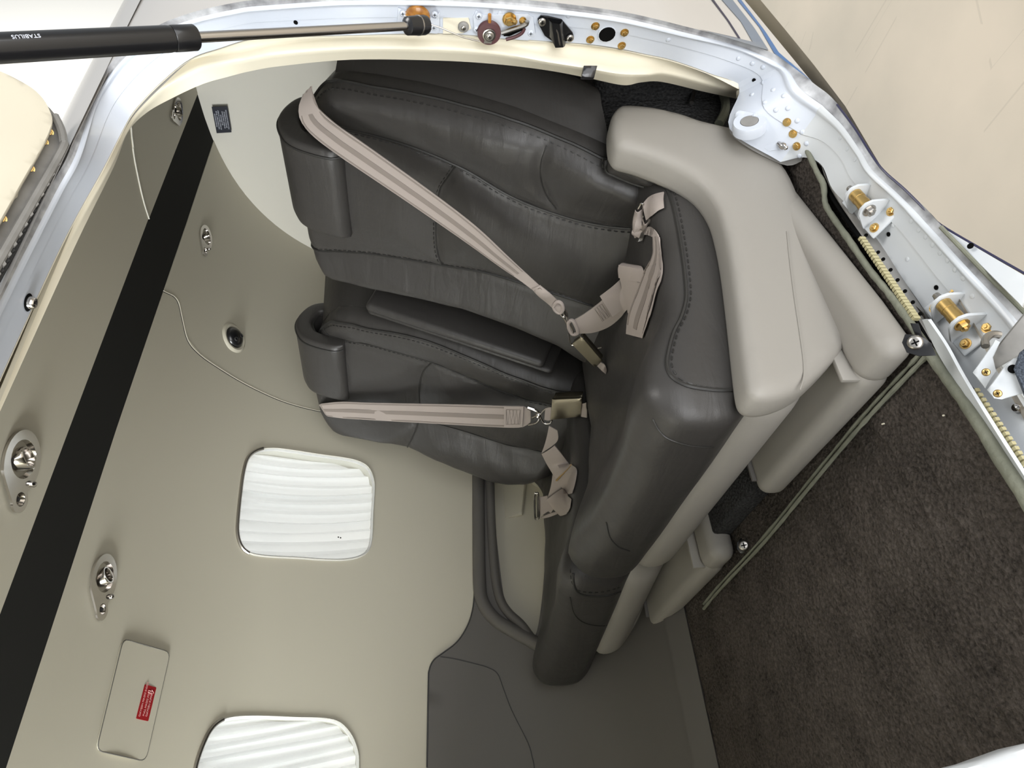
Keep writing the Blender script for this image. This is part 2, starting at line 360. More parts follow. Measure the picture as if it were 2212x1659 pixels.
def pillow(outline, fr, h, R, T, top=None, rback=None, rings=None):
    """upholstered slab: outline in the frame's (x, y), front bulging along its z, back T behind, edges rounded by R"""
    rings = rings if rings is not None else (R*.12, R*.4)
    V, Tr = tri2d(outline, [], h, rings); d = dist_poly(V, densify(outline, h)); d[d < 1e-5] = 0
    k = np.clip(d/R, 0, 1); up = R*np.sqrt(np.clip(1-(1-k)**2, 0, 1)); z = up-R
    if top is not None: z = z+top(V, d)*np.clip(d/R, 0, 1)
    Rb = rback or R; kb = np.clip(d/Rb, 0, 1); zb = -T+Rb-Rb*np.sqrt(np.clip(1-(1-kb)**2, 0, 1))
    zf_edge = -R; n = len(V); A = np.c_[V, z]; B = np.c_[V, np.minimum(zb, z-1e-4)]
    cnt = {}
    for t in Tr:
        for a, b in ((t[0], t[1]), (t[1], t[2]), (t[2], t[0])): cnt[(a, b)] = 1
    Fc = list(Tr)+[[i+n for i in t[::-1]] for t in Tr]+[[b, a, a+n, b+n] for (a, b) in cnt if (b, a) not in cnt]
    return xf((np.vstack([A, B]), Fc), fr)
def slab(poly3, n, t, bev=0.):
    """flat plate: polygon of world points pushed back by t along -n"""
    P = np.array(poly3, float); n = nz(n); o = P.mean(0); fr = frame_n(o, n, P[1]-P[0]); inv = np.array(fr.inverted())
    Q = (np.c_[P, np.ones(len(P))] @ inv.T)[:, :2]
    if bev > 0: return pillow(Q, fr, max(bev*2, .006), bev, t, rback=min(bev, t/2.2))
    v, f = sheet(Q, [], lambda u, w_, s: (u, w_, s), 1e9 if False else .05, t); return xf((v, f), fr)
def ribbon(Lp, Rp, t=.0016, nrm=None, cols=4, sag=0.):
    """webbing between two edge lines of world points"""
    n = max(len(Lp), len(Rp), 2)*5; A = resample(crom(Lp), n); B = resample(crom(Rp), n); rows = []
    T = np.gradient((A+B)/2, axis=0); N = np.cross(T, B-A); N /= np.linalg.norm(N, axis=1)[:, None]
    if np.dot(N.mean(0), CAM-A.mean(0)) < 0: N = -N
    for i in range(n):
        top = [A[i]+(B[i]-A[i])*k+N[i]*(t/2+sag*math.sin(math.pi*k)) for k in np.linspace(0, 1, cols+1)]
        bot = [A[i]+(B[i]-A[i])*k+N[i]*(-t/2+sag*math.sin(math.pi*k)) for k in np.linspace(1, 0, cols+1)]
        rows.append(top+bot)
    v, f = grid(rows, closed=True); c = 2*(cols+1)
    f.append(list(range(c))[::-1]); f.append([(n-1)*c+i for i in range(c)]); return v, f
def stripe_on(Lp, Rp, k0, k1, lift=.0013):
    n = max(len(Lp), len(Rp), 2)*5; A = resample(crom(Lp), n); B = resample(crom(Rp), n)
    T = np.gradient((A+B)/2, axis=0); N = np.cross(T, B-A); N /= np.linalg.norm(N, axis=1)[:, None]
    if np.dot(N.mean(0), CAM-A.mean(0)) < 0: N = -N
    return ribbon(list((A+(B-A)*k0+N*lift)[::5]), list((A+(B-A)*k1+N*lift)[::5]), .0005, cols=1)
def text_mesh(txt, size, fr, m, name, parent, align='LEFT', extrude=.0002):
    c = bpy.data.curves.new('t', 'FONT'); c.body = txt; c.size = size; c.align_x = align; c.align_y = 'CENTER'; c.extrude = extrude; c.resolution_u = 2
    o = bpy.data.objects.new('t', c); COL.objects.link(o); dg = bpy.context.evaluated_depsgraph_get()
    me = bpy.data.meshes.new_from_object(o.evaluated_get(dg)); bpy.data.objects.remove(o); bpy.data.curves.remove(c)
    v = np.array([tuple(q.co) for q in me.vertices]); f = [list(p.vertices) for p in me.polygons]; bpy.data.meshes.remove(me)
    return obj(name, xf((v, f), fr), m, parent, smooth=False)
HEX = [(math.cos(a), math.sin(a)) for a in np.arange(6)*math.pi/3]
def hexbolt(r, h):
    a = [(x*r, y*r, 0) for x, y in HEX]+[(x*r, y*r, h*.85) for x, y in HEX]+[(x*r*.86, y*r*.86, h) for x, y in HEX]+[(x*r*.5, y*r*.5, h) for x, y in HEX]+[(x*r*.42, y*r*.42, h*1.35) for x, y in HEX]
    f = [[i, (i+1) % 6, (i+1) % 6+6, i+6] for i in range(6)]
    for k in (6, 12, 18): f += [[k+i, k+(i+1) % 6, k+6+(i+1) % 6, k+6+i] for i in range(6)]
    f += [[24+i for i in range(6)], [5, 4, 3, 2, 1, 0]]; return join((np.array(a), f), lathe([(r*1.35, -.0002), (r*1.35, h*.18)], 14))
def screwhead(r, h):
    """round head with a cross recess laid in as four dark ridges is avoided: the cross is cut as sunk wedges"""
    dome = lathe([(r, 0), (r*.98, h*.45), (r*.82, h*.85), (r*.55, h)], 16)
    return dome
def cross_recess(r, h): return join(box((-r*.5, -r*.1, h*.7), (r*.5, r*.1, h*1.06)), box((-r*.1, -r*.5, h*.7), (r*.1, r*.5, h*1.06)))
ME_BOLT = mesh_of('bolt', hexbolt(.0042, .004), M['brass']); ME_BOLT_G = mesh_of('bolt', hexbolt(.0042, .004), M['paint'])
ME_RIVET = mesh_of('rivet', lathe([(.0036, -.0005), (.0033, .0006), (.0022, .0014), (.0008, .0017)], 10), M['paint'])
ME_RIVET_L = mesh_of('rivet', lathe([(.0032, -.0005), (.0030, .0004), (.0018, .0009)], 10), M['paint_low'])
ME_HOLE = mesh_of('hole', lathe([(.0031, -.0002), (.0031, .0006)], 14), M['hole'])
ME_HEAD = mesh_of('screw', screwhead(.0046, .0022), M['steel']); ME_CROSS = mesh_of('recess', cross_recess(.0046, .0022), M['hole'])
def screw(parent, p, n, s=1., mp=None):
    mw = frame_n(p, n) @ Matrix.Scale(s, 4); o = place('screw', ME_HEAD, None, parent, mw)
    if mp:
        o.data = o.data.copy(); o.data.materials[0] = mp
    c = bpy.data.objects.new('recess', ME_CROSS); COL.objects.link(c); c.parent = o; return o

# ================================================================== THE HANGAR
HF = -.95
fl = obj('floor', box((-6, -7, HF-.1), (18, 7.05, HF)), M['hangar_floor'], smooth=False); tag(fl, 'cream painted hangar floor with scuffs and long scratches', kind='structure')
hw = thing('wall_back', 'white hangar wall panels far beyond the aircraft', loc=(1, 7, HF), kind='structure')
for i in range(16):
    x0 = -6+1.5*i
    obj('panel', box((x0+.006, 7, HF), (x0+1.494, 7.06, 11.)), M['hangar_wall'], hw, smooth=False)
obj('backing', box((-6, 7.04, HF), (18, 7.12, 11.)), M['channel'], hw, smooth=False)

# ================================================================== CABIN SHELL
def px_lin(pts): return [LIN.hit(p) for p in pts]
def lin_fn(u, v, off): return LIN.at(u, v, off)
XF = -1.25
band_r = px_lin([(454, 331), (388, 525), (252, 925), (130, 1300), (13, 1659)])      # edges of the black overhead strip
band_l = px_lin([(426, 203), (301, 525), (150, 925), (0, 1327)])
sr0, sl0 = band_r[-1][1], band_l[-1][1]
br_curve = [(XF, sr0), (0., sr0)]+band_r[::-1]; bl_curve = [(XF, sl0), (.2, sl0)]+band_l[::-1]
br_curve.append((1.64, br_curve[-1][1]-.0)); bl_curve.append((1.66, bl_curve[-1][1]))
def cut_x(curve, x):
    c = sorted(curve); return np.interp(x, [q[0] for q in c], [q[1] for q in c])
ledge_px = [(1029, 1000), (1027, 1100), (1025, 1220), (1024, 1290), (1018, 1330), (1005, 1362), (985, 1390), (955, 1413), (937, 1427), (927, 1448), (925, 1480), (922, 1659)]
ledge = px_lin(ledge_px); s_front = ledge[-1][1]; s_back = ledge[0][1]
seam1 = px_lin([(700, 890), (620, 870), (550, 840), (480, 800), (430, 765), (405, 735), (393, 690), (385, 655), (375, 640), (362, 633), (355, 632)])
seam1 = [(1.05, s_back), (1.05, LIN.s_near(1.69, .62))]+seam1
seam1[-1] = (seam1[-1][0], cut_x(br_curve, seam1[-1][0])-.001)
WIN = []
win1 = px_lin([(590, 969), (560, 972), (536, 988), (525, 1020), (518, 1070), (513, 1120), (512, 1150), (518, 1175), (532, 1192), (560, 1201), (640, 1206), (700, 1210), (745, 1210), (778, 1203), (797, 1188), (804, 1160), (806, 1110), (809, 1060), (807, 1035), (795, 1010), (770, 996), (730, 988), (660, 978), (620, 972)])
win2 = [(x-.405, s) for x, s in win1]
def pxwin(pts): return crom(px_lin(pts), 4, closed=True)
win1 = crom(win1, 4, closed=True)
win2 = pxwin([(414, 1700), (421, 1659), (433, 1620), (452, 1580), (475, 1558), (505, 1549), (560, 1547), (640, 1550), (700, 1552), (735, 1562), (760, 1590), (773, 1625), (775, 1659), (772, 1720), (768, 1770), (745, 1800), (700, 1812), (600, 1808), (480, 1800), (430, 1780), (414, 1745)])
out = [(XF, s_front), (0., s_front)]+ledge[::-1]+seam1+[q for q in sorted(br_curve, reverse=True) if q[0] < seam1[-1][0]-.02]
wr = obj('wall_right', sheet(out, [win1, win2], lin_fn, .035, .004), M['beige'], angle=60); tag(wr, 'beige cabin sidewall lining with two shaded windows', kind='structure')

# quarter panel behind the sidewall seam and the aft bulkhead
seam2 = px_lin([(690, 536), (670, 531), (610, 512), (560, 488), (525, 462), (505, 440), (495, 405), (488, 370), (478, 348), (466, 338), (450, 335)])
seam2[-1] = (seam2[-1][0], cut_x(br_curve, seam2[-1][0])-.001)
seam2 = [(1.645, LIN.s_near(1.69, .3)), (1.645, LIN.s_near(1.66, .7))]+[(max(1.645, x), s_) for x, s_ in seam2]
out = [(1.052, LIN.s_near(1.69, .3))]+[(x+.0025, s) for x, s in seam1[1:]]+[(1.3, cut_x(br_curve, 1.3))]+seam2[::-1]
qp = obj('wall_right', sheet(out, [], lin_fn, .04, .004, .0015), M['beige'], angle=60); tag(qp, 'beige quarter panel of the lining holding the black round vent', kind='structure')
# raised lips that make the two joints read as panel edges
def lip(name, c, r, off, m, parent): return obj(name, tube([LIN.at(x, s, off) for x, s in crom(c, 4)], r, 6), m, parent)
lip('panel_edge', seam1[2:], .0013, .0015, M['beige'], qp)
lip('panel_gap', [(x-.0022, q) for x, q in seam1[2:]], .0008, .0005, M['leather_dk'], qp)
lip('panel_edge', seam2[2:], .0035, .0015, M['beige_pale'], qp)
sec = [LIN.yz(s) for s in np.linspace(LIN.s_near(1.66, .15), LIN.s_near(.47, .15), 60)]
ab = obj('wall_aft', sheet([tuple(q) for q in sec], [], lambda u, v, o: np.array([1.63-o, u, v]), .05, .01), M['beige_pale'], angle=60); tag(ab, 'pale beige aft bulkhead panel with a black placard', kind='structure')
# overhead strip
out = bl_curve+br_curve[::-1]
bs = obj('trim_1', sheet(out, [], lin_fn, .05, .006, .0), M['black_cloth'], angle=60); tag(bs, 'black cloth strip running along the ceiling', kind='structure')
# ceiling on the door side, its aft piece overlapping at a curved seam
s_door = LIN.s_near(.645, .945)
sm3 = px_lin([(283, 295), (286, 325), (296, 380), (310, 440), (321, 474)])
sm3 = [(sm3[0][0]-.03, s_door+.02)]+sm3
sm3[-1] = (sm3[-1][0], cut_x(bl_curve, sm3[-1][0])+.001)
out = [(XF, sl0)]+[q for q in sorted(bl_curve) if XF < q[0] < sm3[-1][0]-.02]+sm3[::-1]+[(sm3[0][0], s_door+.02), (XF, s_door+.02)]
ce = obj('ceiling', sheet(out, [], lin_fn, .04, .004), M['beige'], angle=60); tag(ce, 'beige ceiling lining between the door and the black strip', kind='structure')
out = [q for q in sm3]+[q for q in sorted(bl_curve) if q[0] > sm3[-1][0]+.02]+[(1.63, s_door+.02)]
ce2 = obj('ceiling', sheet(out, [], lin_fn, .04, .004, .001), M['beige'], angle=60); tag(ce2, 'aft beige ceiling panel with its small reading light', kind='structure')
lip('panel_edge', sm3, .0013, .0015, M['beige_pale'], ce2)
# door-side lining forward and aft of the doorway, and the closed front end
s_low = LIN.s_near(.50, .02)
wl = obj('wall_left', sheet([(XF, s_door+.015), (-.16, s_door+.015), (-.16, s_low+.25), (XF, s_low+.25)], [], lin_fn, .06, .004), M['beige'], angle=60); tag(wl, 'beige lining forward of the doorway', kind='structure')
wl2 = obj('wall_left', sheet([(.93, s_door+.03), (1.63, s_door+.03), (1.63, s_low+.2), (.93, s_low+.2)], [], lin_fn, .06, .004), M['beige'], angle=60); tag(wl2, 'beige lining aft of the doorway', kind='structure')
fe = obj('wall_front', sheet([tuple(LIN.yz(s)) for s in np.linspace(0, LIN.l[-1], 90)], [[(.55, .63), (1.5, .63), (1.45, .93), (.6, .93)]], lambda u, v, o: np.array([XF+o, u, v]), .1, .01), M['beige'], smooth=False); tag(fe, 'beige forward end of the cabin', kind='structure')

pt = obj('wall_front', rbox((-.56, .47, -.02), (-.50, 1.66, .71), .02, 4), M['beige'], smooth=True); tag(pt, 'low beige partition added out of view to block low windscreen light', kind='structure')  # added unseen baffle, keeps windscreen light off the low seat fronts
# lower sidewall, slate, bulging inboard to the floor
LOWP = Prof(crom([(1.6965, .52), (1.6972, .45), (1.696, .36), (1.685, .27), (1.648, .17), (1.575, .09), (1.48, .048), (1.385, .024), (1.325, .012), (1.305, -.004)], 12))
def low_fn(u, v, off): return LOWP.at(u, v, off)
px_low = lambda pts: [LOWP.hit(p) for p in pts]
groove = px_low([(1452, 1375), (1462, 1440), (1478, 1530), (1499, 1659)]); carpet_far = [onZ(p, 0) for p in [(1497, 1375), (1505, 1430), (1522, 1530), (1549, 1659)]]
s_gr = float(np.mean([q[1] for q in groove])); led = px_low(ledge_px)
pocket_px = [(1066, 1036), (1068, 1110), (1077, 1200), (1087, 1280), (1094, 1304), (1108, 1325), (1128, 1345), (1143, 1362), (1152, 1380), (1164, 1350), (1176, 1250), (1182, 1120), (1170, 1060), (1130, 1030)]
pocket = crom(px_low(pocket_px), 4, closed=True)
out = [(XF, led[-1][1])]+[(0., led[-1][1])]+led[::-1]+[(1.05, led[0][1]), (1.05, s_gr), (XF, s_gr)]
ls = obj('wall_right', sheet(out, [pocket], low_fn, .03, .012, .006), M['plastic_dk'], angle=60); tag(ls, 'slate lower sidewall panel with an armrest pocket', kind='structure')
obj('pocket', sheet(crom(px_low(pocket_px), 4, closed=True), [], low_fn, .03, .004, -.035), M['beige'], ls)
wallrows = [[LOWP.at(x, s, o) for o in (.005, -.015, -.038)] for x, s in list(pocket)+[pocket[0]]]
obj('pocket_wall', grid(wallrows), M['beige'], ls)
obj('pocket_step', slab([LOWP.at(*LOWP.hit(p), -.026) for p in [(1082, 1110), (1126, 1104), (1135, 1030), (1075, 1030)]], LOWP.nrm(led[0][1]+.2), .012, .003), M['beige'], ls)
for pts, r, o in (([(1033, 990), (1034, 1130), (1036, 1260), (1044, 1305), (1070, 1340), (1108, 1364), (1146, 1384), (1175, 1400)], .0165, .006), ([(1058, 1000), (1061, 1130), (1069, 1240), (1080, 1295), (1098, 1325), (1125, 1350), (1142, 1372), (1156, 1392)], .012, .004)):
    obj('rim', tube([LOWP.at(x, s, o) for x, s in crom(px_low(pts), 5)], r, 12), M['plastic_dk'], ls)
obj('contour_seam', tube([LOWP.at(x, s, .0062) for x, s in crom(px_low([(951, 1420), (983, 1425), (1030, 1436), (1056, 1444), (1075, 1457), (1088, 1490), (1106, 1536), (1141, 1605), (1150, 1635), (1155, 1659), (1157, 1700)]), 5)], .0011, 6), M['leather_dk'], ls)
obj('edge_bead', tube([LOWP.at(x, s, .006) for x, s in crom(led, 4)], .0016, 6), M['leather_dk'], ls)
bb = obj('baseboard_right', sheet([(XF, s_gr+.003), (1.0, s_gr+.003), (1.0, LOWP.l[-1]), (XF, LOWP.l[-1])], [], low_fn, .03, .012, .009), M['plastic_dk'], angle=60); tag(bb, 'slate baseboard strip along the right sidewall', kind='structure')

# windows: recess, pleated shade, clear inner pane
def window(name, ol, label):
    o = thing(name, label, None, LIN.at(*np.mean(ol, axis=0)), kind='structure'); c = np.mean(ol, axis=0); ol = np.array(ol)
    obj('recess', grid([[LIN.at(x, s, q) for q in (.005, .0, -.02, -.05)] for x, s in list(ol)+[ol[0]]]), M['beige_pale'], o)
    obj('frame', tube([LIN.at(x, s, -.003) for x, s in c+(ol-c)*.992], .0042, 8, closed=True), M['shade'], o)
    top = [q for q in ol if q[1] > c[1]+(ol[:, 1].max()-c[1])*.72]
    top = sorted(top, key=lambda q: q[0]); obj('seal', tube([LIN.at(x, s, .003) for x, s in c+(np.array(top)-c)*1.004], .0042, 8), M['steel'], o, )
    sk = .19; q_ = ol[:, 0]+sk*(ol[:, 1]-c[1]); x0, x1 = q_.min()-.004, q_.max()+.004; n = 12; P = (x1-x0)/n; s0, s1 = ol[:, 1].min()-.004, ol[:, 1].max()+.004
    rows = []
    for i in range(2*n+1):      # folds of the pleated cloth, uneven as they hang
        q = x0+P*i/2+(random.uniform(-.12, .12)*P if 0 < i < 2*n else 0); d = -.050+(.017+random.uniform(-.004, .004) if i % 2 else 0)
        rows.append([LIN.at(q-sk*(v-c[1])+.0012*math.sin(14*v+i), v, d) for v in np.linspace(s0, s1, 22)])
    obj('shade', grid(rows), M['shade'], o, angle=12)
    obj('pane', sheet([tuple(q) for q in c+(ol-c)*.985], [], lin_fn, .02, .002, -.010), M['pane'], o, angle=60)
    for dx in (.07, -.05):
        place('pin', ME_HOLE, None, o, frame_n(LIN.at(c[0]-.06, c[1]-.115+abs(dx)*.3, -.02+dx*.02), LIN.nrm(c[1])) @ Matrix.Scale(.6, 4))
    return o
window('window_1', win1, 'aft window with white pleated shade beside the far seat')
window('window_2', win2, 'forward window with white pleated shade at the picture edge')

# cabin floor: carpet, its binding and the aft baggage carpet
nx, ny = 150, 150
edge_px = [(1742, 322), (1765, 372), (1779, 400), (1783, 440), (1800, 470), (1835, 520), (1880, 585), (1925, 640), (1968, 700), (2010, 765), (2060, 835), (2110, 905), (2160, 985), (2212, 1062), (2300, 1200)]
_b = sorted((float(q[0]), float(q[1])) for q in (onZ(p, .003) for p in edge_px)); _bx = [q[0] for q in _b]; _by = [q[1] for q in _b]
def carpet_rows():
    rows = []
    for x in np.linspace(XF, .95, nx):
        y0 = np.interp(x, _bx, _by)+.002; y1 = 1.40; ys = np.linspace(y0, y1, ny)
        rows.append([(x, y, 0) for y in ys])
    return rows
cv, cf = grid(carpet_rows()); cv[:, 2] += rng.normal(0, .0011, len(cv))
floor_c = obj('floor', (np.vstack([cv, cv-np.array([0, 0, .02])]), cf+[[i+len(cv) for i in q[::-1]] for q in cf]), M['carpet'], angle=180); tag(floor_c, 'worn taupe cabin carpet', kind='structure')
edge_px = [(1742, 322), (1765, 372), (1779, 400), (1783, 440), (1800, 470), (1835, 520), (1880, 585), (1925, 640), (1968, 700), (2010, 765), (2060, 835), (2110, 905), (2160, 985), (2212, 1062), (2300, 1200)]
bpath = crom([onZ(p, .003) for p in edge_px], 5); rr = np.interp(np.arange(len(bpath)), [0, 40, 45, len(bpath)], [.0034, .0042, .0056, .0085])+rng.normal(0, .0003, len(bpath))
eb = obj('carpet_binding', tube(bpath, rr, 10), M['binding'], floor_c)
for off, r in ((0, .0026), (-.007, .0022)):
    pth = [onZ(p, .004)+np.array([-off*0, 0, 0]) for p in [(2006, 765), (1940, 833), (1868, 910), (1800, 990), (1730, 1075), (1650, 1172), (1560, 1268), (1520, 1315)]]
    pth = [q+np.array([-off, off*.6, 0]) for q in pth]
    obj('carpet_binding', tube(crom(pth, 6), r+rng.normal(0, .0003, 43), 8), M['binding'], floor_c)
# low carpeted riser under the seats, with its dark front
obj('riser', rbox((.415, .60, .0), (.95, 1.36, .034), .006, 3), M['carpet_dk'], floor_c)
ag = obj('floor', rbox((.97, .54, -.02), (1.62, 1.60, .24), .02, 4), M['carpet_dk']); tag(ag, 'charcoal carpeted baggage platform behind the seats', kind='structure')
obj('side_carpet', slab([onY(p, .60) for p in [(1370, 168), (1300, 160), (1300, 260), (1580, 285), (1585, 215), (1480, 180)]], (0, -1, .1), .02, .004), M['carpet_dk'], ag)
obj('rolled_edge', tube(crom([onY(p, .585) for p in [(1556, 190), (1566, 215), (1566, 240), (1553, 268)]], 5), .007, 8), M['binding'], ag)

# ================================================================== DOORWAY
st = [  # outer skin edge, inner edge of the painted jamb, crease and cabin edge of the cream trim
 ((-90, 800), (-60, 960), (-58, 968), (-70, 1040)),
 ((0, 612), (0, 818), (1, 828), (0, 889)), ((111, 400), (136, 523), (140, 527), (163, 530)), ((149, 329), (221, 367), (227, 371), (246, 360)),
 ((187, 218), (263, 285), (268, 289), (276, 286)), ((218, 165), (292, 236), (298, 240), (316, 244)), ((263, 111), (348, 177), (356, 184), (372, 212)),
 ((332, 60), (411, 127), (425, 143), (437, 182)), ((411, 28), (475, 104), (482, 131), (492, 166)), ((506, 6), (538, 85), (540, 122), (540, 154)),
 ((570, -2), (605, 80), (605, 111), (605, 143)), ((760, -14), (758, 76), (758, 100), (758, 129)), ((950, -12), (948, 72), (948, 102), (948, 131)),
 ((1075, -6), (1075, 81), (1075, 112), (1075, 139)), ((1200, 6), (1182, 89), (1182, 131), (1182, 152)), ((1290, 17), (1268, 95), (1268, 145), (1268, 168)),
 ((1358, 28), (1338, 105), (1338, 157), (1345, 184)), ((1412, 40), (1395, 117), (1395, 158), (1385, 178)), ((1472, 55), (1453, 130), (1440, 154), (1430, 177)),
 ((1605, 90), (1532, 158), (1525, 175), (1520, 198)), ((1706, 133), (1597, 190), (1595, 194), (1590, 213)),
 ((1754, 177), (1576, 278)), ((1794, 208), (1686, 350)), ((1836, 258), (1736, 340)), ((1877, 323), (1774, 356)), ((1900, 358), (1798, 408)), ((1949, 402), (1841, 454)), ((1996, 446), (1870, 495)),
 ((2031, 484), (1897, 520)), ((2120, 575), (1950, 602)), ((2212, 668), (2006, 685)), ((2300, 770), (2100, 850)), ((2420, 910), (2212, 1035))]
yO = {19: None}
Op, Ip, Cp, Ep = [], [], [], []
for k, q in enumerate(st):
    if k < 20: Op.append(on_sect(q[0], .67, .70))
    elif k < 29: Op.append(onY(q[0], [.455, .455, .455, .452, .452, .45, .448, .445, .442][k-20]))
    else: Op.append(onY(q[0], .435))
    if k < 20: Ip.append(on_sect(q[1], .62, .665))
    else: Ip.append(onY(q[1], {20: .512, 21: .535, 22: .548, 23: .53}.get(k, .515)))
    if len(q) > 2:
        Cp.append(on_sect(q[2], .60, .662)); Ep.append(on_sect(q[3], .572 if k > 5 else .58, .657 if k > 5 else .66))
Op, Ip, Cp, Ep = map(np.array, (Op, Ip, Cp, Ep))
def strip(A, B, f0, f1, hs, n=9, k=6):
    a = crom(A, k); b = crom(B, k); T = np.gradient((a+b)/2, axis=0); N = np.cross(T, b-a); N /= np.linalg.norm(N, axis=1)[:, None]
    sg = np.sign(np.sum(N*(CAM-a), axis=1)); N *= np.where(sg == 0, 1, sg)[:, None]
    fs = np.linspace(f0, f1, n); return [[a[i]+(b[i]-a[i])*f+N[i]*np.interp(f, hs[0], hs[1]) for f in fs] for i in range(len(a))]
door = thing('door_1', 'grey painted door frame around the open cabin doorway', loc=Op[14], kind='structure')
HS = ([0, .1, .13, .15, .2, .23, .26, .30, .56, .568, .85, 1.], [0, 0, .001, .0045, .006, .0045, .0016, .0012, .0012, 0, 0, 0])
SP = 22
obj('edge_sealant', grid(strip(Op, Ip, 0, .135, HS, 5)), M['sealant'], door)
obj('seal_lip', grid(strip(Op[:SP+1], Ip[:SP+1], .135, .275, HS, 13)), M['paint'], door, angle=60)
obj('seal_lip', grid(strip(Op[SP:], Ip[SP:], .135, .275, HS, 13)), M['paint_low'], door, angle=60)
jp = obj('jamb_plate', grid(strip(Op[:SP+1], Ip[:SP+1], .275, 1, HS, 60)), M['paint'], door, angle=20)
jl = obj('sill_plate', grid(strip(Op[SP:], Ip[SP:], .275, 1, HS, 60)), M['paint_low'], door, angle=20)
obj('jamb_back', grid(strip(Op+(0, .004, 0), Ip+(0, .004, 0), 0, 1, ([0, 1], [-.006, -.006]), 6)), M['channel'], door)
trim = thing('trim_2', 'cream moulded trim around the inside of the doorway', loc=Cp[14], kind='structure')
i2, c2, e2 = crom(Ip[:21], 6), crom(Cp, 6), crom(Ep, 6); rows = []
for i in range(len(c2)):
    a, b, c = i2[i], c2[i], e2[i]; r = [a+np.array([0, .002, 0])]
    nn = nz(np.cross(c-a, np.array([0, 0, 1.]) if abs(c[2]-.45) < .4 else np.array([1., 0, 0]))); nn = nn if np.dot(nn, CAM-b) > 0 else -nn
    W = np.linalg.norm(b-a)
    for t, q in ((.06, .25), (.16, .7), (.3, 1), (.55, 1.1), (.8, 1.1), (.93, 1.), (.985, .75), (1, .1)): r.append(a*(1-t)+b*t-nn*min(.016, .55*W)*q)
    r += [b+nn*.0015+(c-b)*.04, b*(1-.12)+c*.12+nn*.0025]+[b*(1-t)+c*t+nn*.0025*(1-t) for t in (.35, .6, .85, .96)]
    r += [c, c-nn*.004, c-nn*.02]
    rows.append(r)
obj('trim_moulding', grid(rows), M['cream'], trim, angle=50)
obj('stop_bumper', slab([on_sect(p, .603, .664) for p in [(1260, 144), (1288, 146), (1286, 164), (1259, 162)]], (-.6, -.8, 0), .008, .0015), M['blackmetal'], trim)
# recessed cream plate behind the cable pulley
from mathutils.bvhtree import BVHTree
def bvh_of(*obs):
    V = []; P = []
    for o in obs:
        k = len(V); og = Vector(ORIG[o]); V += [q.co+og for q in o.data.vertices]; P += [[i+k for i in p.vertices] for p in o.data.polygons]
    return BVHTree.FromPolygons(V, P)
BJ = bvh_of(jp, jl)
def onj(p, B=None, lift=0.):
    d = Vector(ray(*p)).normalized(); h = (B or BJ).ray_cast(Vector(CAM), d)
    if h[0] is None:
        h = (B or BJ).find_nearest(Vector(CAM)+d*.95)
    n = np.array(h[1]); n = n if np.dot(n, CAM-np.array(h[0])) > 0 else -n
    return np.array(h[0])+n*lift, n
# outer skin aft of, above and below the doorway
a = crom(Op[3:22], 6); rows = []
for q in a:
    rows.append([q]+[np.array([q[0]+(2.1-q[0])*t, q[1]+.05*t*t*(1 if q[2] < .95 else 0)+.03*t, q[2]+.17*t*min(1, max(0, (.25-q[2])/.25))]) for t in (.01, .05, .15, .3, .5, .75, 1)])
skin = obj('wall_left', grid(rows), M['skin'], angle=80); tag(skin, 'glossy white fuselage skin aft of the doorway', kind='structure')
th0 = math.degrees(math.atan2(abs((Op[3][2]-.42)/.70)**1.2, -abs((Op[3][1]-1.07)/.67)**1.2))
rows = [[np.array([x, y+.03*max(0, (x-.8)/1.3), z]) for y, z in superell(.672, .702, 2.4, 80, th0, 14)] for x in np.linspace(-.9, 2.1, 16)]
obj('skin_roof', grid(rows), M['skin'], skin, angle=80)
q0 = Op[21]; rows = []
for x in np.linspace(.30, 2.1, 20):
    k = max(0, (x-.8)/1.3)
    rows.append([np.array([x, .452+.08*k*k+dy, -.012+.17*max(0, (x-.79)/1.31)+dz]) for dy, dz in ((.022, -.026), (.04, -.038), (.09, -.046), (.18, -.06), (.32, -.08), (.6, -.10))])
obj('skin_belly', grid(rows), M['skin_low'], skin, angle=80)
BS = bvh_of(skin)
def band_on_skin(name, A, B, m, lift=.0008):
    n = 14; a = [onj(p, BS, lift)[0] for p in resample(np.array(A, float), n)]; b = [onj(p, BS, lift)[0] for p in resample(np.array(B, float), n)]
    return obj(name, grid([[x, (x+y)/2, y] for x, y in zip(a, b)]), m, skin)
band_on_skin('pinstripe', [(1533, -4), (1570, 45), (1600, 92)], [(1538, -4), (1574, 45), (1604, 92)], M['navy'])
band_on_skin('slate_stripe', [(1553, -6), (1600, 48), (1630, 100)], [(1577, -6), (1628, 60), (1660, 110)], M['greyblue'])
band_on_skin('blue_stripe', [(1592, 0), (1640, 60), (1672, 116)], [(1600, 0), (1652, 68), (1688, 124)], M['blue'])
obj('dark_edge', tube(crom([onY(p, .447) for p in [(1808, 226), (1845, 275), (1880, 330), (1908, 368), (1955, 410), (2000, 455), (2032, 486), (2120, 538), (2215, 592)]], 5), .0013, 6), M['navy'], door)

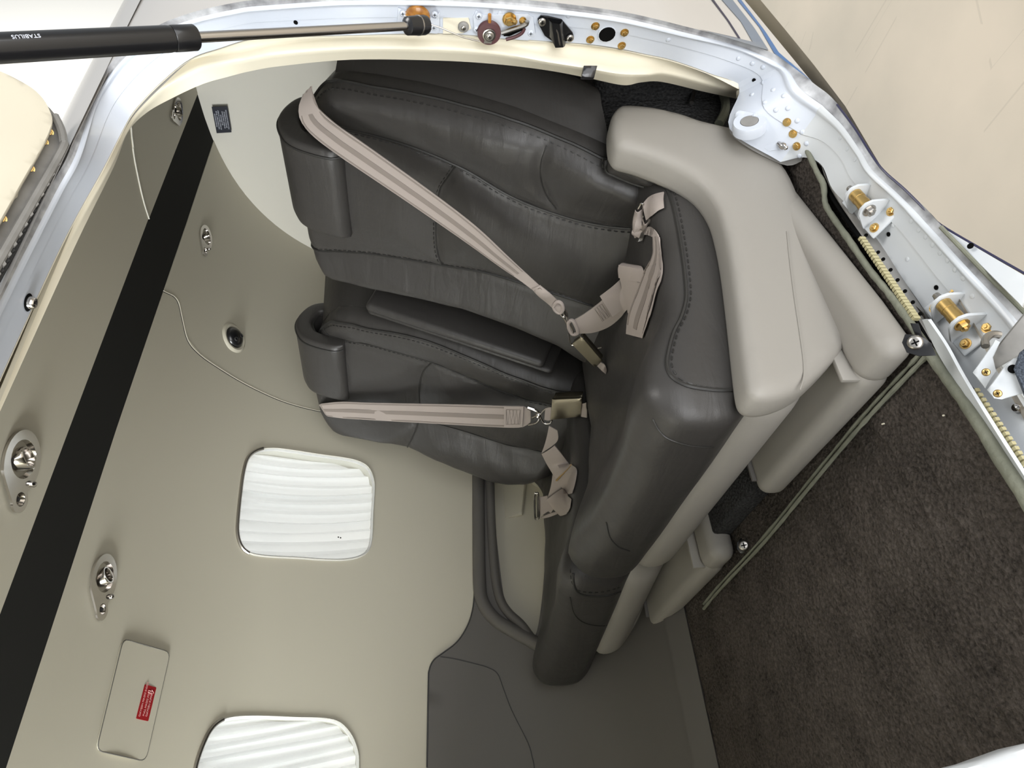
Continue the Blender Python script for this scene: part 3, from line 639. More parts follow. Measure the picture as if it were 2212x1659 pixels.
# lower door hardware on the sill
BL = bvh_of(jl)
def hinge(bp, label, nut_top):
    """bp: base-plate corners in the picture, near edge first"""
    c, n = onj(bp, BL, .0); n = nz(n*.5+np.array([0, -.55, .8])); ax = nz(Op[25]-Op[29]); ax = nz(ax-n*np.dot(ax, n)); out_ = np.cross(ax, n)
    if np.dot(out_, [0, -1, 0]) < 0: out_ = -out_
    fr = frame(c, ax, out_, n); o = thing('hinge_bracket', label, 'hinge', c, 'door hinge brackets on the sill')
    ob = lambda nm, vf, m: obj(nm, xf(vf, fr), m, o)
    for sx in (1, -1):
        prof = [(-.021, 0), (.021, 0), (.021, .005), (.0105, .026), (.004, .031), (-.004, .031), (-.0105, .026), (-.021, .005)]
        v = [(sx*.0155-sx*.0015, y, z) for y, z in prof]+[(sx*.0155+sx*.0018, y, z) for y, z in prof]; k = len(prof)
        ob('ear', (np.array(v), [list(range(k)), list(range(2*k-1, k-1, -1))]+[[i, (i+1) % k, (i+1) % k+k, i+k] for i in range(k)]), M['paint_low'])
        foot = rbox((min(sx*.014, sx*.036), -.021, 0), (max(sx*.014, sx*.036), .021, .0035), .0016, 3); ob('foot', foot, M['paint_low'])
        for y in (-.012, .012): place('bolt', ME_BOLT, None, o, fr @ Matrix.Translation((sx*.027, y, .0035)))
    rot = Matrix.Rotation(math.pi/2, 4, 'Y')
    ob('bushing', xf(lathe([(.0078, -.0135), (.0078, -.004), (.0074, -.0038), (.0074, .0038), (.0078, .004), (.0078, .0135)], 20), Matrix.Translation((0, 0, .021)) @ rot), M['brass'])
    ob('pin_nut', xf(hexbolt(.0056, .006), Matrix.Translation((-.0175, 0, .021)) @ Matrix.Rotation(-math.pi/2, 4, 'Y')), M['brass'] if nut_top else M['steel'])
    ob('pin_end', xf(lathe([(.0052, 0), (.0052, .004), (.004, .006), (.0035, .010), (.0012, .0105)], 14), Matrix.Translation((.0175, 0, .021)) @ rot), M['steel'])
    return o
hinge((1884, 447), 'white door hinge bracket with brass bushing nearest the armrest', False)
hinge((2078, 688), 'white door hinge bracket with brass bushing beside the folding arm', True)

ls_ = thing('airstair_door', 'grey edge plate and folding arm of the lowered airstair door', 'hatch', onY((2150, 640), .43), kind='thing')
pl = [onY((2033, 488), .44), onY((2214, 594), .41), onY((2214, 668), .43), onY((2122, 576), .438)]
obj('edge_plate', slab(pl, (0, -.5, .85), .004, .001), M['paint_low'], ls_)
obj('edge_plate_seal', tube([onY(p, .437) for p in [(2032, 490), (2080, 540), (2122, 584), (2214, 676)]], .0022, 8), M['binding'], ls_)
for p in ((2098, 533), (2152, 586)): place('hole', ME_HOLE, None, ls_, frame_n(onpl(p, pl[0], np.cross(pl[1]-pl[0], pl[3]-pl[0]))+np.array([0, -.001, .0015]), (0, -.5, .85)))
arm = [onY(p, .445) for p in [(2136, 770), (2222, 664), (2232, 750), (2150, 800)]]
obj('folding_arm', slab(arm, CAM-arm[0], .012, .003), M['channel'], ls_)
obj('arm_fork', slab([onY(p, .447) for p in [(2100, 806), (2150, 735), (2160, 740), (2145, 772), (2152, 802), (2128, 842)]], CAM-arm[0], .006, .0015), M['paint_low'], ls_)
obj('arm_fork', slab([onY(p, .44) for p in [(2132, 845), (2170, 790), (2188, 774), (2206, 776), (2216, 790), (2212, 850), (2165, 866), (2148, 864)]], CAM-arm[0], .006, .0015), M['paint_low'], ls_)
place('pivot', ME_HOLE, None, ls_, frame_n(onY((2188, 797), .432), CAM-arm[0]) @ Matrix.Scale(1.25, 4))
obj('tread_carpet', slab([onY(p, .425) for p in [(2190, 798), (2202, 762), (2240, 730), (2260, 900), (2216, 860)]], CAM-arm[0], .02, .004), M['stitch_blue'], ls_)
obj('arm_bushing', tube(crom([onY(p, .445) for p in [(2129, 748), (2128, 735), (2138, 724), (2150, 722), (2160, 724)]], 4), .0035, 8), M['steel'], ls_)
for p in ((2130, 804), (2155, 850)): screw(ls_, onY(p, .437), CAM-arm[0], .75, M['brass'])
place('ball_stud', mesh_of('ball_stud', lathe([(.0042, 0), (.0046, .003), (.0036, .006), (.0014, .0072)], 16), M['chrome']), None, ls_, frame_n(onj((2201, 882), BL)[0], onj((2201, 882), BL)[1]))

# fastenings seen on the frame
def fas(name, me, pts, s=1., lift=0., mp=None):
    for p in pts:
        q, n = onj(p, None, lift); place(name, me, None, door, frame_n(q, n) @ Matrix.Scale(s, 4))
fas('bolt', ME_BOLT, [(1286, 56), (1349, 70), (1275, 85), (1343, 98), (1700, 264), (1713, 289), (1721, 316)], .95)
fas('bolt', ME_BOLT_G, [(1610, 250), (1632, 251)], .9)
fas('rivet', ME_RIVET, [(1647, 179), (1670, 194), (1693, 207), (1624, 204), (1652, 221), (1702, 234), (1676, 238), (1722, 261), (1733, 285), (1742, 310), (1727, 337), (1595, 126), (1625, 137), (1648, 145), (1444, 86), (1201, 68), (1230, 20), (900, 22), (1080, 28)], .95)
fas('rivet', ME_RIVET_L, [(1815, 298), (1830, 322), (1847, 345), (1968, 478), (1984, 497), (1999, 512), (2014, 529), (2030, 547), (2046, 563), (2062, 583), (2080, 602), (1929, 487), (1960, 560), (2100, 640)], .9)
fas('hole', ME_HOLE, [(639, 48), (1629, 173), (1920, 506), (2023, 621)], .85, .0004)
fas('hole', ME_HOLE, [(1311, 72)], 3.4, .0003)
q, n = onj((1311, 72)); obj('hole_liner', xf(lathe([(.0100, .0), (.0116, .0), (.0118, .0015), (.0105, .002), (.0100, .0012)], 24), frame_n(q, n)), M['paint'], door)
q, n = onj((60, 653)); obj('latch_pin', xf(lathe([(.0068, 0), (.0068, .005), (.0052, .0075), (.002, .0085)], 20), frame_n(q, n)), M['chrome'], door)
obj('latch_socket', xf(lathe([(.0085, .0), (.0098, .0008), (.0085, .0014)], 20), frame_n(q, n)), M['hole'], door)
# gusset with hollow boss at the lower aft corner
gp = [onj(p, None, .003)[0] for p in [(1590, 250), (1600, 240), (1660, 247), (1700, 258), (1712, 300), (1690, 322), (1660, 326), (1600, 285)]]
obj('gusset', slab(gp, onj((1660, 280))[1], .004, .001), M['paint'], door)
n = onj((1640, 262))[1]; q = onj((1622, 262))[0]+n*.010; nb = nz(nz(CAM-q)*.62+RGT*.62)
obj('boss', xf(lathe([(.022, -.014), (.0215, -.002), (.0205, .0), (.012, .0), (.0115, -.002), (.0115, -.003)], 28), frame_n(q, nb)), M['paint'], door)
obj('boss_hole', xf(lathe([(.0113, -.001), (.0113, .0004)], 24), frame_n(q, nb)), M['channel'], door)
obj('grease_fitting', xf(join(lathe([(.003, 0), (.003, .006), (.0048, .007), (.0048, .011), (.0026, .014), (.003, .016), (.0012, .018)], 14)), frame_n(onj((1682, 310))[0], nz(onj((1682, 310))[1]+np.array([-.3, 0, -.8])))), M['chrome'], door)
# channel of the inner sill: lip, perforated strip, row of small holes
def sill_path(px, y): return crom([onY(p, y) for p in px], 5)
wo = crom(Ip[24:31], 8); wi = crom([onZ(p, -.006) for p in [(1789, 400), (1814, 441), (1855, 500), (1900, 563), (1945, 630), (1986, 694), (2010, 735)]], 8)
wo = resample([q for q in wo if q[0] > .40], 40); wi = resample(wi, 40)
obj('sill_web', grid([[a_, a_*.5+b_*.5+np.array([0, 0, .001]), b_] for a_, b_ in zip(wo, wi)]), M['channel'], door)
obj('sill_slot', tube(wi+np.array([0, .003, .001]), .0026, 6), M['hole'], door)
for p in [(1803, 418), (1816, 428), (1838, 462), (1871, 508), (1897, 545), (1908, 560), (1924, 583), (1939, 605), (1955, 629), (1972, 653), (1988, 678)]:
    q = onZ(p, -.009); place('hole', ME_HOLE, None, door, frame_n(q, nz(np.array([-.1, -.6, .8]))) @ Matrix.Scale(.7, 4))
obj('sill_lip', ribbon([onZ(p, .002) for p in [(1995, 690), (2030, 765), (2085, 850), (2145, 930), (2200, 1015), (2265, 1115)]], [onZ(p, .007) for p in [(2008, 690), (2045, 745), (2075, 800), (2112, 862), (2162, 942), (2228, 1045)]], .003), M['paint_low'], door)
for i in range(26):      # open cells of the honeycomb floor edge
    t = i/26; p = np.array((1858, 516))*(1-t)+np.array((1978, 694))*t; c = onZ(tuple(p), .002)
    obj('honeycomb_cell', box(c-(.0019, .0022, .006), c+(.0019, .0022, .001)), M['honey'], door, smooth=False)
for i in range(16):
    t = i/16; p = np.array((2106, 845))*(1-t)+np.array((2218, 1012))*t; c = onZ(tuple(p), .002)
    obj('honeycomb_cell', box(c-(.0016, .003, .003), c+(.0016, .003, .001)), M['honey'], door, smooth=False)
# the frame goes on forward, out of the picture, and closes at the front post; its lower corner just shows
ext = lambda pts: grid([[np.array([x, q[1], q[2]]) for q in pts] for x in (pts[0][0], -.17)])
obj('jamb_plate', ext([Op[0], Ip[0]]), M['paint'], door); obj('trim_moulding', ext([Ip[0], Cp[0], Ep[0]]), M['cream'], trim)
obj('sill_plate', ext([Op[-1], Ip[-1]]), M['paint_low'], door)
yo = [q for q in superell(.67, .70, 2.4, 140, 222, 24) if q[0] < .8]; yi = superell(.572, .657, 2.4, 140, 222, 24)[-len(yo):]
obj('front_post', grid([[np.array([-.17, *p]), np.array([-.11, *p]), np.array([-.11, *(p*.4+q*.6)]), np.array([-.14, *q]), np.array([-.17, *q])] for p, q in zip(yo, yi)]), M['cream'], trim)
cq = [onY(p, .42) for p in [(2028, 1663), (2120, 1640), (2215, 1606), (2420, 1560)]]
top = [(q[0], q[2]) for q in cq][::-1]; z_b = min(q[1] for q in top); pts = [(-.17, top[0][1]+.02)]+top+[(-.17, min(z_b, -.03))] if top[0][1] > top[-1][1] else [(-.17, top[-1][1]+.02)]+top[::-1]+[(-.17, min(z_b, -.03))]
obj('corner_post', slab([np.array([x, .42, z]) for x, z in pts], (0, -1, 0), .03, .006), M['paint_low'], trim)
bk = thing('anchor_bracket', 'black metal tab bracket with a large screw at the sill corner', 'bracket', onY((1985, 735), .462))
obj('tab', slab([onY(p, .462) for p in [(1948, 740), (1955, 722), (1990, 724), (2012, 742), (2022, 768), (1985, 770), (1958, 762)]], CAM-onY((1985, 740), .462), .003, .0008), M['blackmetal'], bk)
obj('upright_clip', slab([onY(p, .460) for p in [(1966, 698), (1984, 699), (1992, 722), (1994, 728), (1978, 728)]], CAM-onY((1985, 740), .462), .004, .001), M['blackmetal'], bk)
screw(bk, onY((1977, 740), .459), CAM-onY((1977, 740), .459), 1.5)

# ================================================================== SEATS
def seat_frame(p0, n):
    n = -nz(n); up = nz(np.array([0, 0, 1.])-n*n[2]); ay = np.cross(up, n)     # local x runs inboard, y up the back, z out of the front
    if ay[1] < 0: ay = -ay
    return frame(np.array(p0, float), ay, up, n)      # (mirrored frame; normals are recalculated when the mesh is made)
class Pad:
    """an upholstered slab whose front outline is read off its own plane"""
    def __init__(s, p0, n):
        s.p0 = np.array(p0, float); s.n = nz(n); s.fr = seat_frame(p0, n); s.inv = np.array(s.fr.inverted()); s.zs = s.inv[2][:3] @ s.n
    def loc(s, pts, lift=0.):
        d = np.array([onpl(p, s.p0-s.n*lift, s.n) for p in pts]); return (np.c_[d, np.ones(len(d))] @ s.inv.T)[:, :2]
    def build(s, name, outline, parent, h, R, T, seams=(), puff=.010, extra=None, m=None, groove=.005):
        s.out = outline; s.R = R
        def top(V, d):
            z = np.zeros(len(V)); ds = np.full(len(V), 1e9)
            for q in seams: ds = np.minimum(ds, dist_poly(V, q, False))
            if len(seams): z += puff*(1-np.exp(-(ds/.05)**2))-groove*np.exp(-(ds/.006)**2)
            if extra is not None: z += extra(V, d)
            return z
        s.top = top
        return obj(name, pillow(outline, s.fr, h, R, T, top), m or M['leather'], parent, angle=70)
    def surf(s, pts2, lift=0.):
        V = np.array(pts2, float); d = dist_poly(V, densify(s.out, .01)); ins = inpoly(V, s.out); d = np.where(ins, d, 0)
        k = np.clip(d/s.R, 0, 1); z = s.R*np.sqrt(1-(1-k)**2)-s.R + s.top(V, d)*k + lift
        return xf((np.c_[V, z], []), s.fr)[0]
def stitches(name, P, N, parent, r=.0009, gap=.011, ln=.006):
    """one seam's row of stitches as a single part"""
    L = np.r_[0, np.cumsum(np.linalg.norm(np.diff(P, axis=0), axis=1))]; prt = []
    for q in np.arange(0, L[-1]-ln, gap):
        a = np.array([np.interp(q, L, P[:, i]) for i in range(3)]); b = np.array([np.interp(q+ln, L, P[:, i]) for i in range(3)]); prt.append(tube([a, (a+b)/2+np.array(N)*.0004, b], r, 4))
    return obj(name, join(*prt), M['leather_dk'], parent, kind='stuff')
def seam(pad, pts2, parent, name='piping', r=.0024, lift=.0016, m=None, stitch=0.):
    c = crom(pts2, 6); P = pad.surf(c, lift); o = obj(name, tube(P, r, 6), m or M['leather_dk'], parent)
    if stitch:
        t = np.gradient(c, axis=0); nn = np.c_[-t[:, 1], t[:, 0]]/np.linalg.norm(t, axis=1)[:, None]
        stitches('stitching', pad.surf(c+nn*stitch, .0004), np.array(pad.fr)[:3, 2], parent)
    return o

# ---- near seat, beside the doorway
sn = thing('cabin_seat', 'charcoal leather cabin seat nearest the doorway with grey vinyl base', 'seat', (.62, .85, 0), 'aft cabin seats')
B1 = Pad((.85, .6, .25), (1, 0, -.42))
back_px = [(1412, 396), (1360, 366), (1318, 348), (1308, 338), (1250, 312), (1200, 292), (1100, 252), (1000, 222), (900, 198), (800, 180), (735, 172), (706, 176), (684, 194), (664, 222), (650, 255), (642, 300), (638, 370), (642, 440), (655, 515), (672, 560), (692, 592), (722, 610), (800, 628), (900, 648), (1000, 672), (1060, 692), (1130, 718), (1200, 748), (1265, 790), (1330, 780), (1400, 640), (1420, 500), (1426, 430)]
ol = B1.loc(back_px)
sA = B1.loc([(640, 262), (690, 268), (720, 275), (800, 290), (900, 320), (1000, 365), (1100, 425), (1200, 465), (1300, 490), (1400, 498)])
sB = B1.loc([(983, 361), (966, 385), (950, 410), (942, 445), (940, 480), (942, 540), (952, 575)])
sC = B1.loc([(664, 536), (700, 541), (800, 550), (950, 575), (1050, 592), (1150, 622), (1280, 664)])
sD = B1.loc([(1182, 312), (1172, 345), (1170, 385), (1180, 425), (1200, 455)])
def wr1(V, d):      # leather slack: creases running across the bolster and the lower corner
    x, y = V[:, 0], V[:, 1]
    return .0006*np.sin(95*y+6*np.sin(11*x))*np.exp(-((x-.06)/.06)**2)*np.exp(-((y-.18)/.16)**2)+.012*np.exp(-((x-.055)/.05)**2)+.010*np.exp(-((x-.455)/.05)**2)+.0005*np.sin(70*y+40*x)*np.exp(-((x-.45)/.06)**2)
B1.build('backrest', ol, sn, .0075, .03, .15, [sA, sB, sC, sD], .012, wr1)
seam(B1, sA, sn, r=.0026, stitch=.006); seam(B1, sB, sn, 'seam', r=.0014, stitch=.004); seam(B1, sC, sn, r=.0022, stitch=-.005); seam(B1, sD, sn, 'seam', r=.0009)
pip = B1.loc([(642, 300), (648, 262), (660, 232), (682, 200), (704, 184), (735, 180), (800, 190), (900, 208), (1000, 232), (1100, 262), (1200, 302), (1250, 322), (1308, 349)])
seam(B1, pip, sn, r=.0026, lift=.001, stitch=.007)
# side skirt: the leather panel on the door side of the back, slack and creased at its lower end
rows = []
a0 = B1.loc([(706, 176), (735, 172), (800, 180), (900, 198), (1000, 222), (1100, 252), (1200, 292), (1250, 312), (1308, 338)])
A = resample(xf((np.c_[a0, np.full(len(a0), -.028)], []), B1.fr)[0], 40)
for i, q in enumerate(A):
    t = i/39; row = []
    for k in np.linspace(0, 1, 14):
        row.append(q+np.array([.165*k, -.046*min(k, .42)/.42+.035*max(0, k-.42)+.004*math.sin(9*k+16*t*k+7*t)*k*t, -.012*k+.05*k*t-.02*k*(1-t)]))
    rows.append(row)
v1, f1 = grid(rows); obj('side_skirt', (np.vstack([v1, v1+np.array([.0, .02, 0])]), f1+[[i+len(v1) for i in q[::-1]] for q in f1]), M['leather'], sn, angle=80)
# lower bolster: tucked leather corner with gathered seam
bol = Pad((.792, .6, .2), (1, -.05, -.42))
bo = bol.loc(crom([(1308, 352), (1328, 346), (1362, 344), (1395, 350), (1416, 362), (1428, 382), (1426, 404), (1402, 414), (1360, 402), (1322, 386), (1306, 378)], 4, True))
bol.build('lower_bolster', bo, sn, .005, .016, .03, [], 0, lambda V, d: .003*np.sin(170*V[:, 0]+60*V[:, 1])*np.clip(d/.02, 0, 1)+.006)
seam(bol, bol.loc([(1306, 356), (1306, 378), (1322, 388), (1360, 404), (1402, 416), (1424, 410)]), sn, r=.0024, lift=.006, stitch=.006)
def jhead(pad, ylo, yhi, wlo, whi, name_parent, thick=.042, over=.10, m=None):
    """headrest: a pad bent over the top of the back like a hook"""
    H = whi-wlo; prof = []      # (w up the back, z out of the front)
    ctr = [(wlo, .012), (wlo+H*.35, .018), (wlo+H*.7, .016), (whi-.012, .002), (whi+.006, -.022), (whi+.010, -.05), (whi+.002, -.078), (whi-.03, -.098), (whi-.06, -.105)]
    C = crom(ctr, 5); T = np.gradient(C, axis=0); N = np.c_[-T[:, 1], T[:, 0]]; N /= np.linalg.norm(N, axis=1)[:, None]
    if N[0][1] < 0: N = -N
    t = np.linspace(0, 1, len(C)); half = thick/2*np.interp(t, [0, .04, .5, .95, 1], [.55, 1, .95, .8, .5])
    ring = list(C+N*half[:, None])+list((C-N*half[:, None])[::-1]); ring = np.array(ring); cen = ring.mean(0)
    rows = []; r = .014
    for y, k in [(ylo, 0), (ylo+r*.1, .45), (ylo+r*.35, .75), (ylo+r, 1)]+[(ylo+(yhi-ylo)*q, 1) for q in (.25, .5, .75)]+[(yhi-r, 1), (yhi-r*.35, .75), (yhi-r*.1, .45), (yhi, 0)]:
        off = np.array(list(C)+list(C[::-1])); rr = off+(ring-off)*(.55+.45*k)
        rows.append([(y, w_, z) for w_, z in rr])
    V, Fc = grid(rows, closed=True); n = len(ring)
    for base in (0, (len(rows)-1)*n):
        for i in range(len(C)-1): Fc.append([base+i, base+i+1, base+n-2-i, base+n-1-i])
    o = obj('headrest', xf((V, Fc), pad.fr), m or M['leather'], name_parent, angle=60)
    side = [(ylo+r*.9, w_, z) for w_, z in (C+N*half[:, None]*1.0)]
    obj('headrest_piping', tube(xf((np.array(side), []), pad.fr)[0], .0022, 6), M['leather_dk'], name_parent)
    side = [(ylo+r*.9, w_, z) for w_, z in (C-N*half[:, None]*1.0)]
    obj('headrest_piping', tube(xf((np.array(side), []), pad.fr)[0], .0018, 6), M['leather_dk'], name_parent)
    for y in (ylo*.7+yhi*.3, ylo*.3+yhi*.7):
        obj('headrest_post', tube(xf((np.array([(y, wlo-.05, -.075), (y, whi-.02, -.075)]), []), pad.fr)[0], .006, 10), M['steel'], name_parent)
    return o
hq = B1.loc([(727, 338), (724, 515), (600, 500), (588, 330)], .035)
jhead(B1, hq[0][0]-.004, hq[1][0], hq[0][1], hq[3][1]-.012, sn)

def fit(v, gap=.030):
    """keep a part inboard of the bulging lower sidewall"""
    v = np.array(v); v[:, 1] = np.minimum(v[:, 1], np.interp(v[:, 2], LOWP.p[::-1, 1], LOWP.p[::-1, 0])-gap); return v
def cushion(name, parent, x0, x1, y0, y1, ztop, zbot, skew=0., m=None):
    v, f = rbox((x0, y0, 0), (x1, y1, 1.), (.045, .03, .32), 7, (16, 12, 4)); v = np.array(v)
    zt = np.interp(v[:, 0], *ztop); zb = np.interp(v[:, 0], *zbot); yy = (v[:, 1]-y0)/(y1-y0)
    crown = (.010*np.exp(-((yy-.12)/.12)**2)+.010*np.exp(-((yy-.88)/.12)**2)-.006*np.exp(-((yy-.5)/.25)**2))
    z = zb+(zt+crown-zb)*v[:, 2]
    fr_ = np.clip((x0+.09-v[:, 0])/.09, 0, 1); v[:, 0] -= .012*fr_*np.sin(np.pi*np.clip(v[:, 2], 0, 1))
    v[:, 0] += skew*(v[:, 1]-y0)*np.clip((x1-v[:, 0])/(x1-x0), 0, 1); v[:, 2] = z
    v[:, 2] += .0012*np.sin(60*v[:, 0]+25*v[:, 1])*np.clip(v[:, 2]*4, 0, 1)
    return obj(name, (fit(v), f), m or M['leather'], parent, angle=80)
ZT = ([.38, .42, .465, .54, .67, .78, .9], [.252, .256, .243, .205, .18, .178, .17]); ZB = ([.38, .43, .5, .65, .75, .9], [.140, .118, .086, .064, .055, .05])
cushion('seat_cushion', sn, .388, .86, .598, 1.128, ZT, ZB)
def pipe_px(parent, pts, fn, r=.0024, name='piping', m=None, stitch=None):
    c = crom(pts, 6); P = np.array([fn(p) for p in c]); obj(name, tube(P, r, 6), m or M['leather_dk'], parent)
    if stitch: stitches('stitching', np.array([fn((p[0]+stitch[0], p[1]+stitch[1])) for p in c]), nz(CAM-P.mean(0)), parent)
from mathutils import geometry
sn_c = [c for c in sn.children if c.name.startswith('seat_cushion')][0]; BC = bvh_of(sn_c)
pipe_px(sn, [(1436, 398), (1450, 430), (1462, 480), (1473, 545), (1480, 600), (1482, 645), (1472, 685), (1455, 720), (1444, 760), (1441, 790), (1452, 815), (1480, 832), (1520, 840), (1560, 843), (1606, 840)], lambda p: onj(p, BC, .0008)[0], stitch=(10, -3))
pipe_px(sn, [(1410, 905), (1424, 930), (1445, 948), (1490, 962), (1541, 966)], lambda p: onj(p, BC, .0004)[0], .0012, 'seam')
pipe_px(sn, [(1310, 1128), (1318, 1160), (1335, 1180), (1360, 1190)], lambda p: onj(p, BC, .0004)[0], .0012, 'seam')

def seat_base(parent, x0, y0, y1, skew, side=True):
    v, f = rbox((x0, y0, .02), (.83, y1, .150), (.05, .04, .045), 6, (10, 8, 3)); v = np.array(v)
    k = np.clip((x0+.12-v[:, 0])/.12, 0, 1); v[:, 2] += .045*k*np.clip((.165-v[:, 2])/.145, 0, 1)*1.0
    v[:, 0] += .03*np.clip((.11-v[:, 2])/.1, 0, 1)*k
    v[:, 0] += skew*(v[:, 1]-y0)*np.clip((.83-v[:, 0])/(.83-x0), 0, 1)
    return obj('base_shell', (fit(v, .06), f), M['plastic'], parent, angle=60)
seat_base(sn, .394, .600, 1.14, 0.)
sp = [(1320, 282), (1321, 252), (1332, 234), (1348, 229), (1385, 231), (1420, 236), (1470, 248), (1510, 262), (1560, 274), (1610, 288), (1660, 324), (1702, 374), (1728, 430), (1752, 500), (1790, 592), (1815, 650), (1829, 700), (1831, 728), (1820, 756), (1795, 785), (1765, 815), (1735, 840), (1700, 856), (1665, 864), (1636, 862), (1618, 848), (1610, 820), (1602, 760), (1590, 660), (1575, 550), (1560, 480), (1545, 438), (1515, 398), (1470, 368), (1420, 346), (1375, 330), (1340, 320), (1326, 306)]
fr = frame((0, .57, 0), (1, 0, 0), (0, 0, 1), (0, -1, 0)); spl = [(q[0], q[2]) for q in (onY(p, .562) for p in crom(sp, 3, True))]
fr[1][3] = .555
obj('side_panel', pillow(spl, fr, .01, .014, .05), M['plastic'], sn, angle=60)
def onside(p): return onY(p, .5545)
pipe_px(sn, [(1728, 842), (1736, 815), (1736, 780), (1728, 720), (1716, 640), (1706, 560), (1700, 500)], onside, .0009, 'panel_step', M['plastic'])
pipe_px(sn, [(1795, 590), (1803, 598), (1812, 622)], onside, .0012, 'panel_notch', M['plastic_dk'])
obj('pivot_cap', xf(lathe([(.016, -.01), (.016, .008), (.013, .013), (.006, .016)], 24), frame_n(onY((1356, 334), .612), (-.75, -.6, -.2)) @ Matrix.Scale(.8, 4)), M['paint'], sn)
obj('hinge_tab', slab([onY(p, .64) for p in [(1310, 250), (1324, 250), (1322, 275), (1312, 275)]], (-.5, -1, 0), .004), M['brass'], sn)
# the folded centre armrest between the two backs
for (ya, yb, wa, wb, za, zb) in ((1.116, 1.138, .12, .40, -.085, .022), (1.139, 1.152, .10, .40, -.07, .016)):
    obj('centre_armrest', xf(rbox((ya-.6, wa-.12, za), (yb-.6, wb, zb), .012, 5), B1.fr), M['leather'], sn)

# ---- far seat, by the windows
sf = thing('cabin_seat', 'charcoal leather cabin seat farther in, beside the window wall', 'seat', (.60, 1.4, 0), 'aft cabin seats')
B2 = Pad((.85, 1.16, .25), (1, .17, -.42))
back2 = [(1268, 826), (1200, 812), (1150, 795), (1100, 776), (1000, 738), (900, 706), (800, 684), (745, 676), (720, 678), (700, 690), (684, 712), (677, 735), (672, 780), (672, 840), (684, 880), (697, 905), (714, 930), (742, 946), (790, 955), (850, 965), (905, 982), (950, 1000), (1010, 1025), (1062, 1046), (1100, 1052), (1150, 1050), (1190, 1035), (1230, 980), (1270, 900)]
ol2 = B2.loc(back2)
tA = B2.loc([(690, 708), (712, 722), (745, 733), (800, 742), (850, 755), (935, 780), (1000, 808), (1070, 840), (1130, 862), (1200, 876)])
tB = B2.loc([(935, 780), (918, 797), (908, 820), (904, 850), (905, 905), (896, 935), (880, 966)])
tC = B2.loc([(780, 902), (850, 905), (920, 912), (1000, 932), (1080, 958), (1170, 978)])
def wr2(V, d):
    x, y = V[:, 0], V[:, 1]; L = ol2[:, 0].max()
    return .0008*np.sin(80*y+60*x)*np.exp(-((y-.05)/.1)**2)+.010*np.exp(-((x-.05)/.05)**2)+.012*np.exp(-((x-L+.09)/.06)**2)+.0006*np.sin(55*y-50*x)*np.exp(-((x-.3)/.12)**2)
B2.build('backrest', ol2, sf, .0085, .03, .13, [tA, tB, tC], .012, wr2)
seam(B2, tA, sf, 'seam', r=.0016, stitch=.004); seam(B2, tB, sf, 'seam', r=.0022); seam(B2, tC, sf, 'seam', r=.0014)
seam(B2, B2.loc([(678, 760), (681, 733), (692, 712), (708, 698), (725, 692), (760, 694), (800, 703), (900, 723), (1000, 757), (1100, 797), (1200, 832), (1255, 838)]), sf, r=.0026, lift=.001, stitch=.007)
# its door-side flank runs back to the shoulder
a0 = B2.loc([(684, 712), (700, 690), (720, 678), (745, 676), (800, 684), (900, 706), (1000, 738), (1100, 776), (1200, 812)])
A = resample(xf((np.c_[a0, np.full(len(a0), -.028)], []), B2.fr)[0], 30); rows = [[q+np.array([.15*k, -.006*k, .004*k]) for k in np.linspace(0, 1, 8)] for i, q in enumerate(A)]
v1, f1 = grid(rows); obj('side_skirt', (np.vstack([v1, v1+np.array([.0, .012, 0])]), f1+[[i+len(v1) for i in q[::-1]] for q in f1]), M['leather'], sf, angle=80)
hq = B2.loc([(734, 768), (735, 868), (640, 862), (632, 760)], .035)
jhead(B2, hq[0][0]-.02, hq[1][0], hq[0][1], hq[3][1]-.010, sf)
ZT2 = ([.30, .36, .42, .5, .67, .9], [.262, .272, .262, .225, .195, .18]); ZB2 = ([.30, .38, .5, .65, .9], [.118, .128, .12, .102, .09])
cushion('seat_cushion', sf, .402, .86, 1.150, 1.635, ZT2, ZB2, -.17)
BC2 = bvh_of([c for c in sf.children if c.name.startswith('seat_cushion')][0])
pipe_px(sf, [(1238, 1238), (1240, 1262), (1250, 1280), (1275, 1287), (1310, 1286), (1345, 1276)], lambda p: onj(p, BC2, .0008)[0], .0022, stitch=(-6, -8))
pipe_px(sf, [(1232, 1290), (1240, 1325), (1262, 1345), (1300, 1352), (1330, 1346)], lambda p: onj(p, BC2, .0004)[0], .0011, 'seam')
seat_base(sf, .404, 1.165, 1.53, -.17)

# ---- low vinyl tray covers on the floor under the seats
def plinth(label, y0, y1, x0, far):
    o = thing('floor_tray', label, 'seat base', (x0, (y0+y1)/2, 0), 'vinyl floor trays under the seats')
    v, f = rbox((x0, y0, 0), (.78, y0+.066, .044), (.022, .018, .02), 6, (6, 1, 1)); v[:, 1] += (.20 if not far else 0)*np.clip(v[:, 0]-.43, 0, 1)
    obj('side_rail', (v, f), M['plastic'], o)
    v, f = rbox((x0, y0+.045, 0), (.62, y1, .040), (.018, .022, .016), 6); obj('tray', (fit(v), f), M['plastic'], o)
    obj('trim_strip', rbox((x0+.006, y0+.060, .030), (.62, y0+.066, .056), .0015, 2), M['plastic'], o)
    obj('trim_strip', rbox((x0+.02, y1-.016, .030), (.60, y1-.011, .046), .0015, 2), M['plastic_dk'], o)
    return o
pl1 = plinth('grey vinyl floor tray under the near seat, lit by the doorway', .505, .845, .395, False)
pl2 = plinth('dim grey vinyl floor tray under the far seat, beside the lower sidewall', 1.02, 1.42, .375, True)
bk2 = thing('anchor_bracket', 'black bracket with a dome screw on the carpeted riser between the trays', 'bracket', onY((1607, 1180), 1.0))
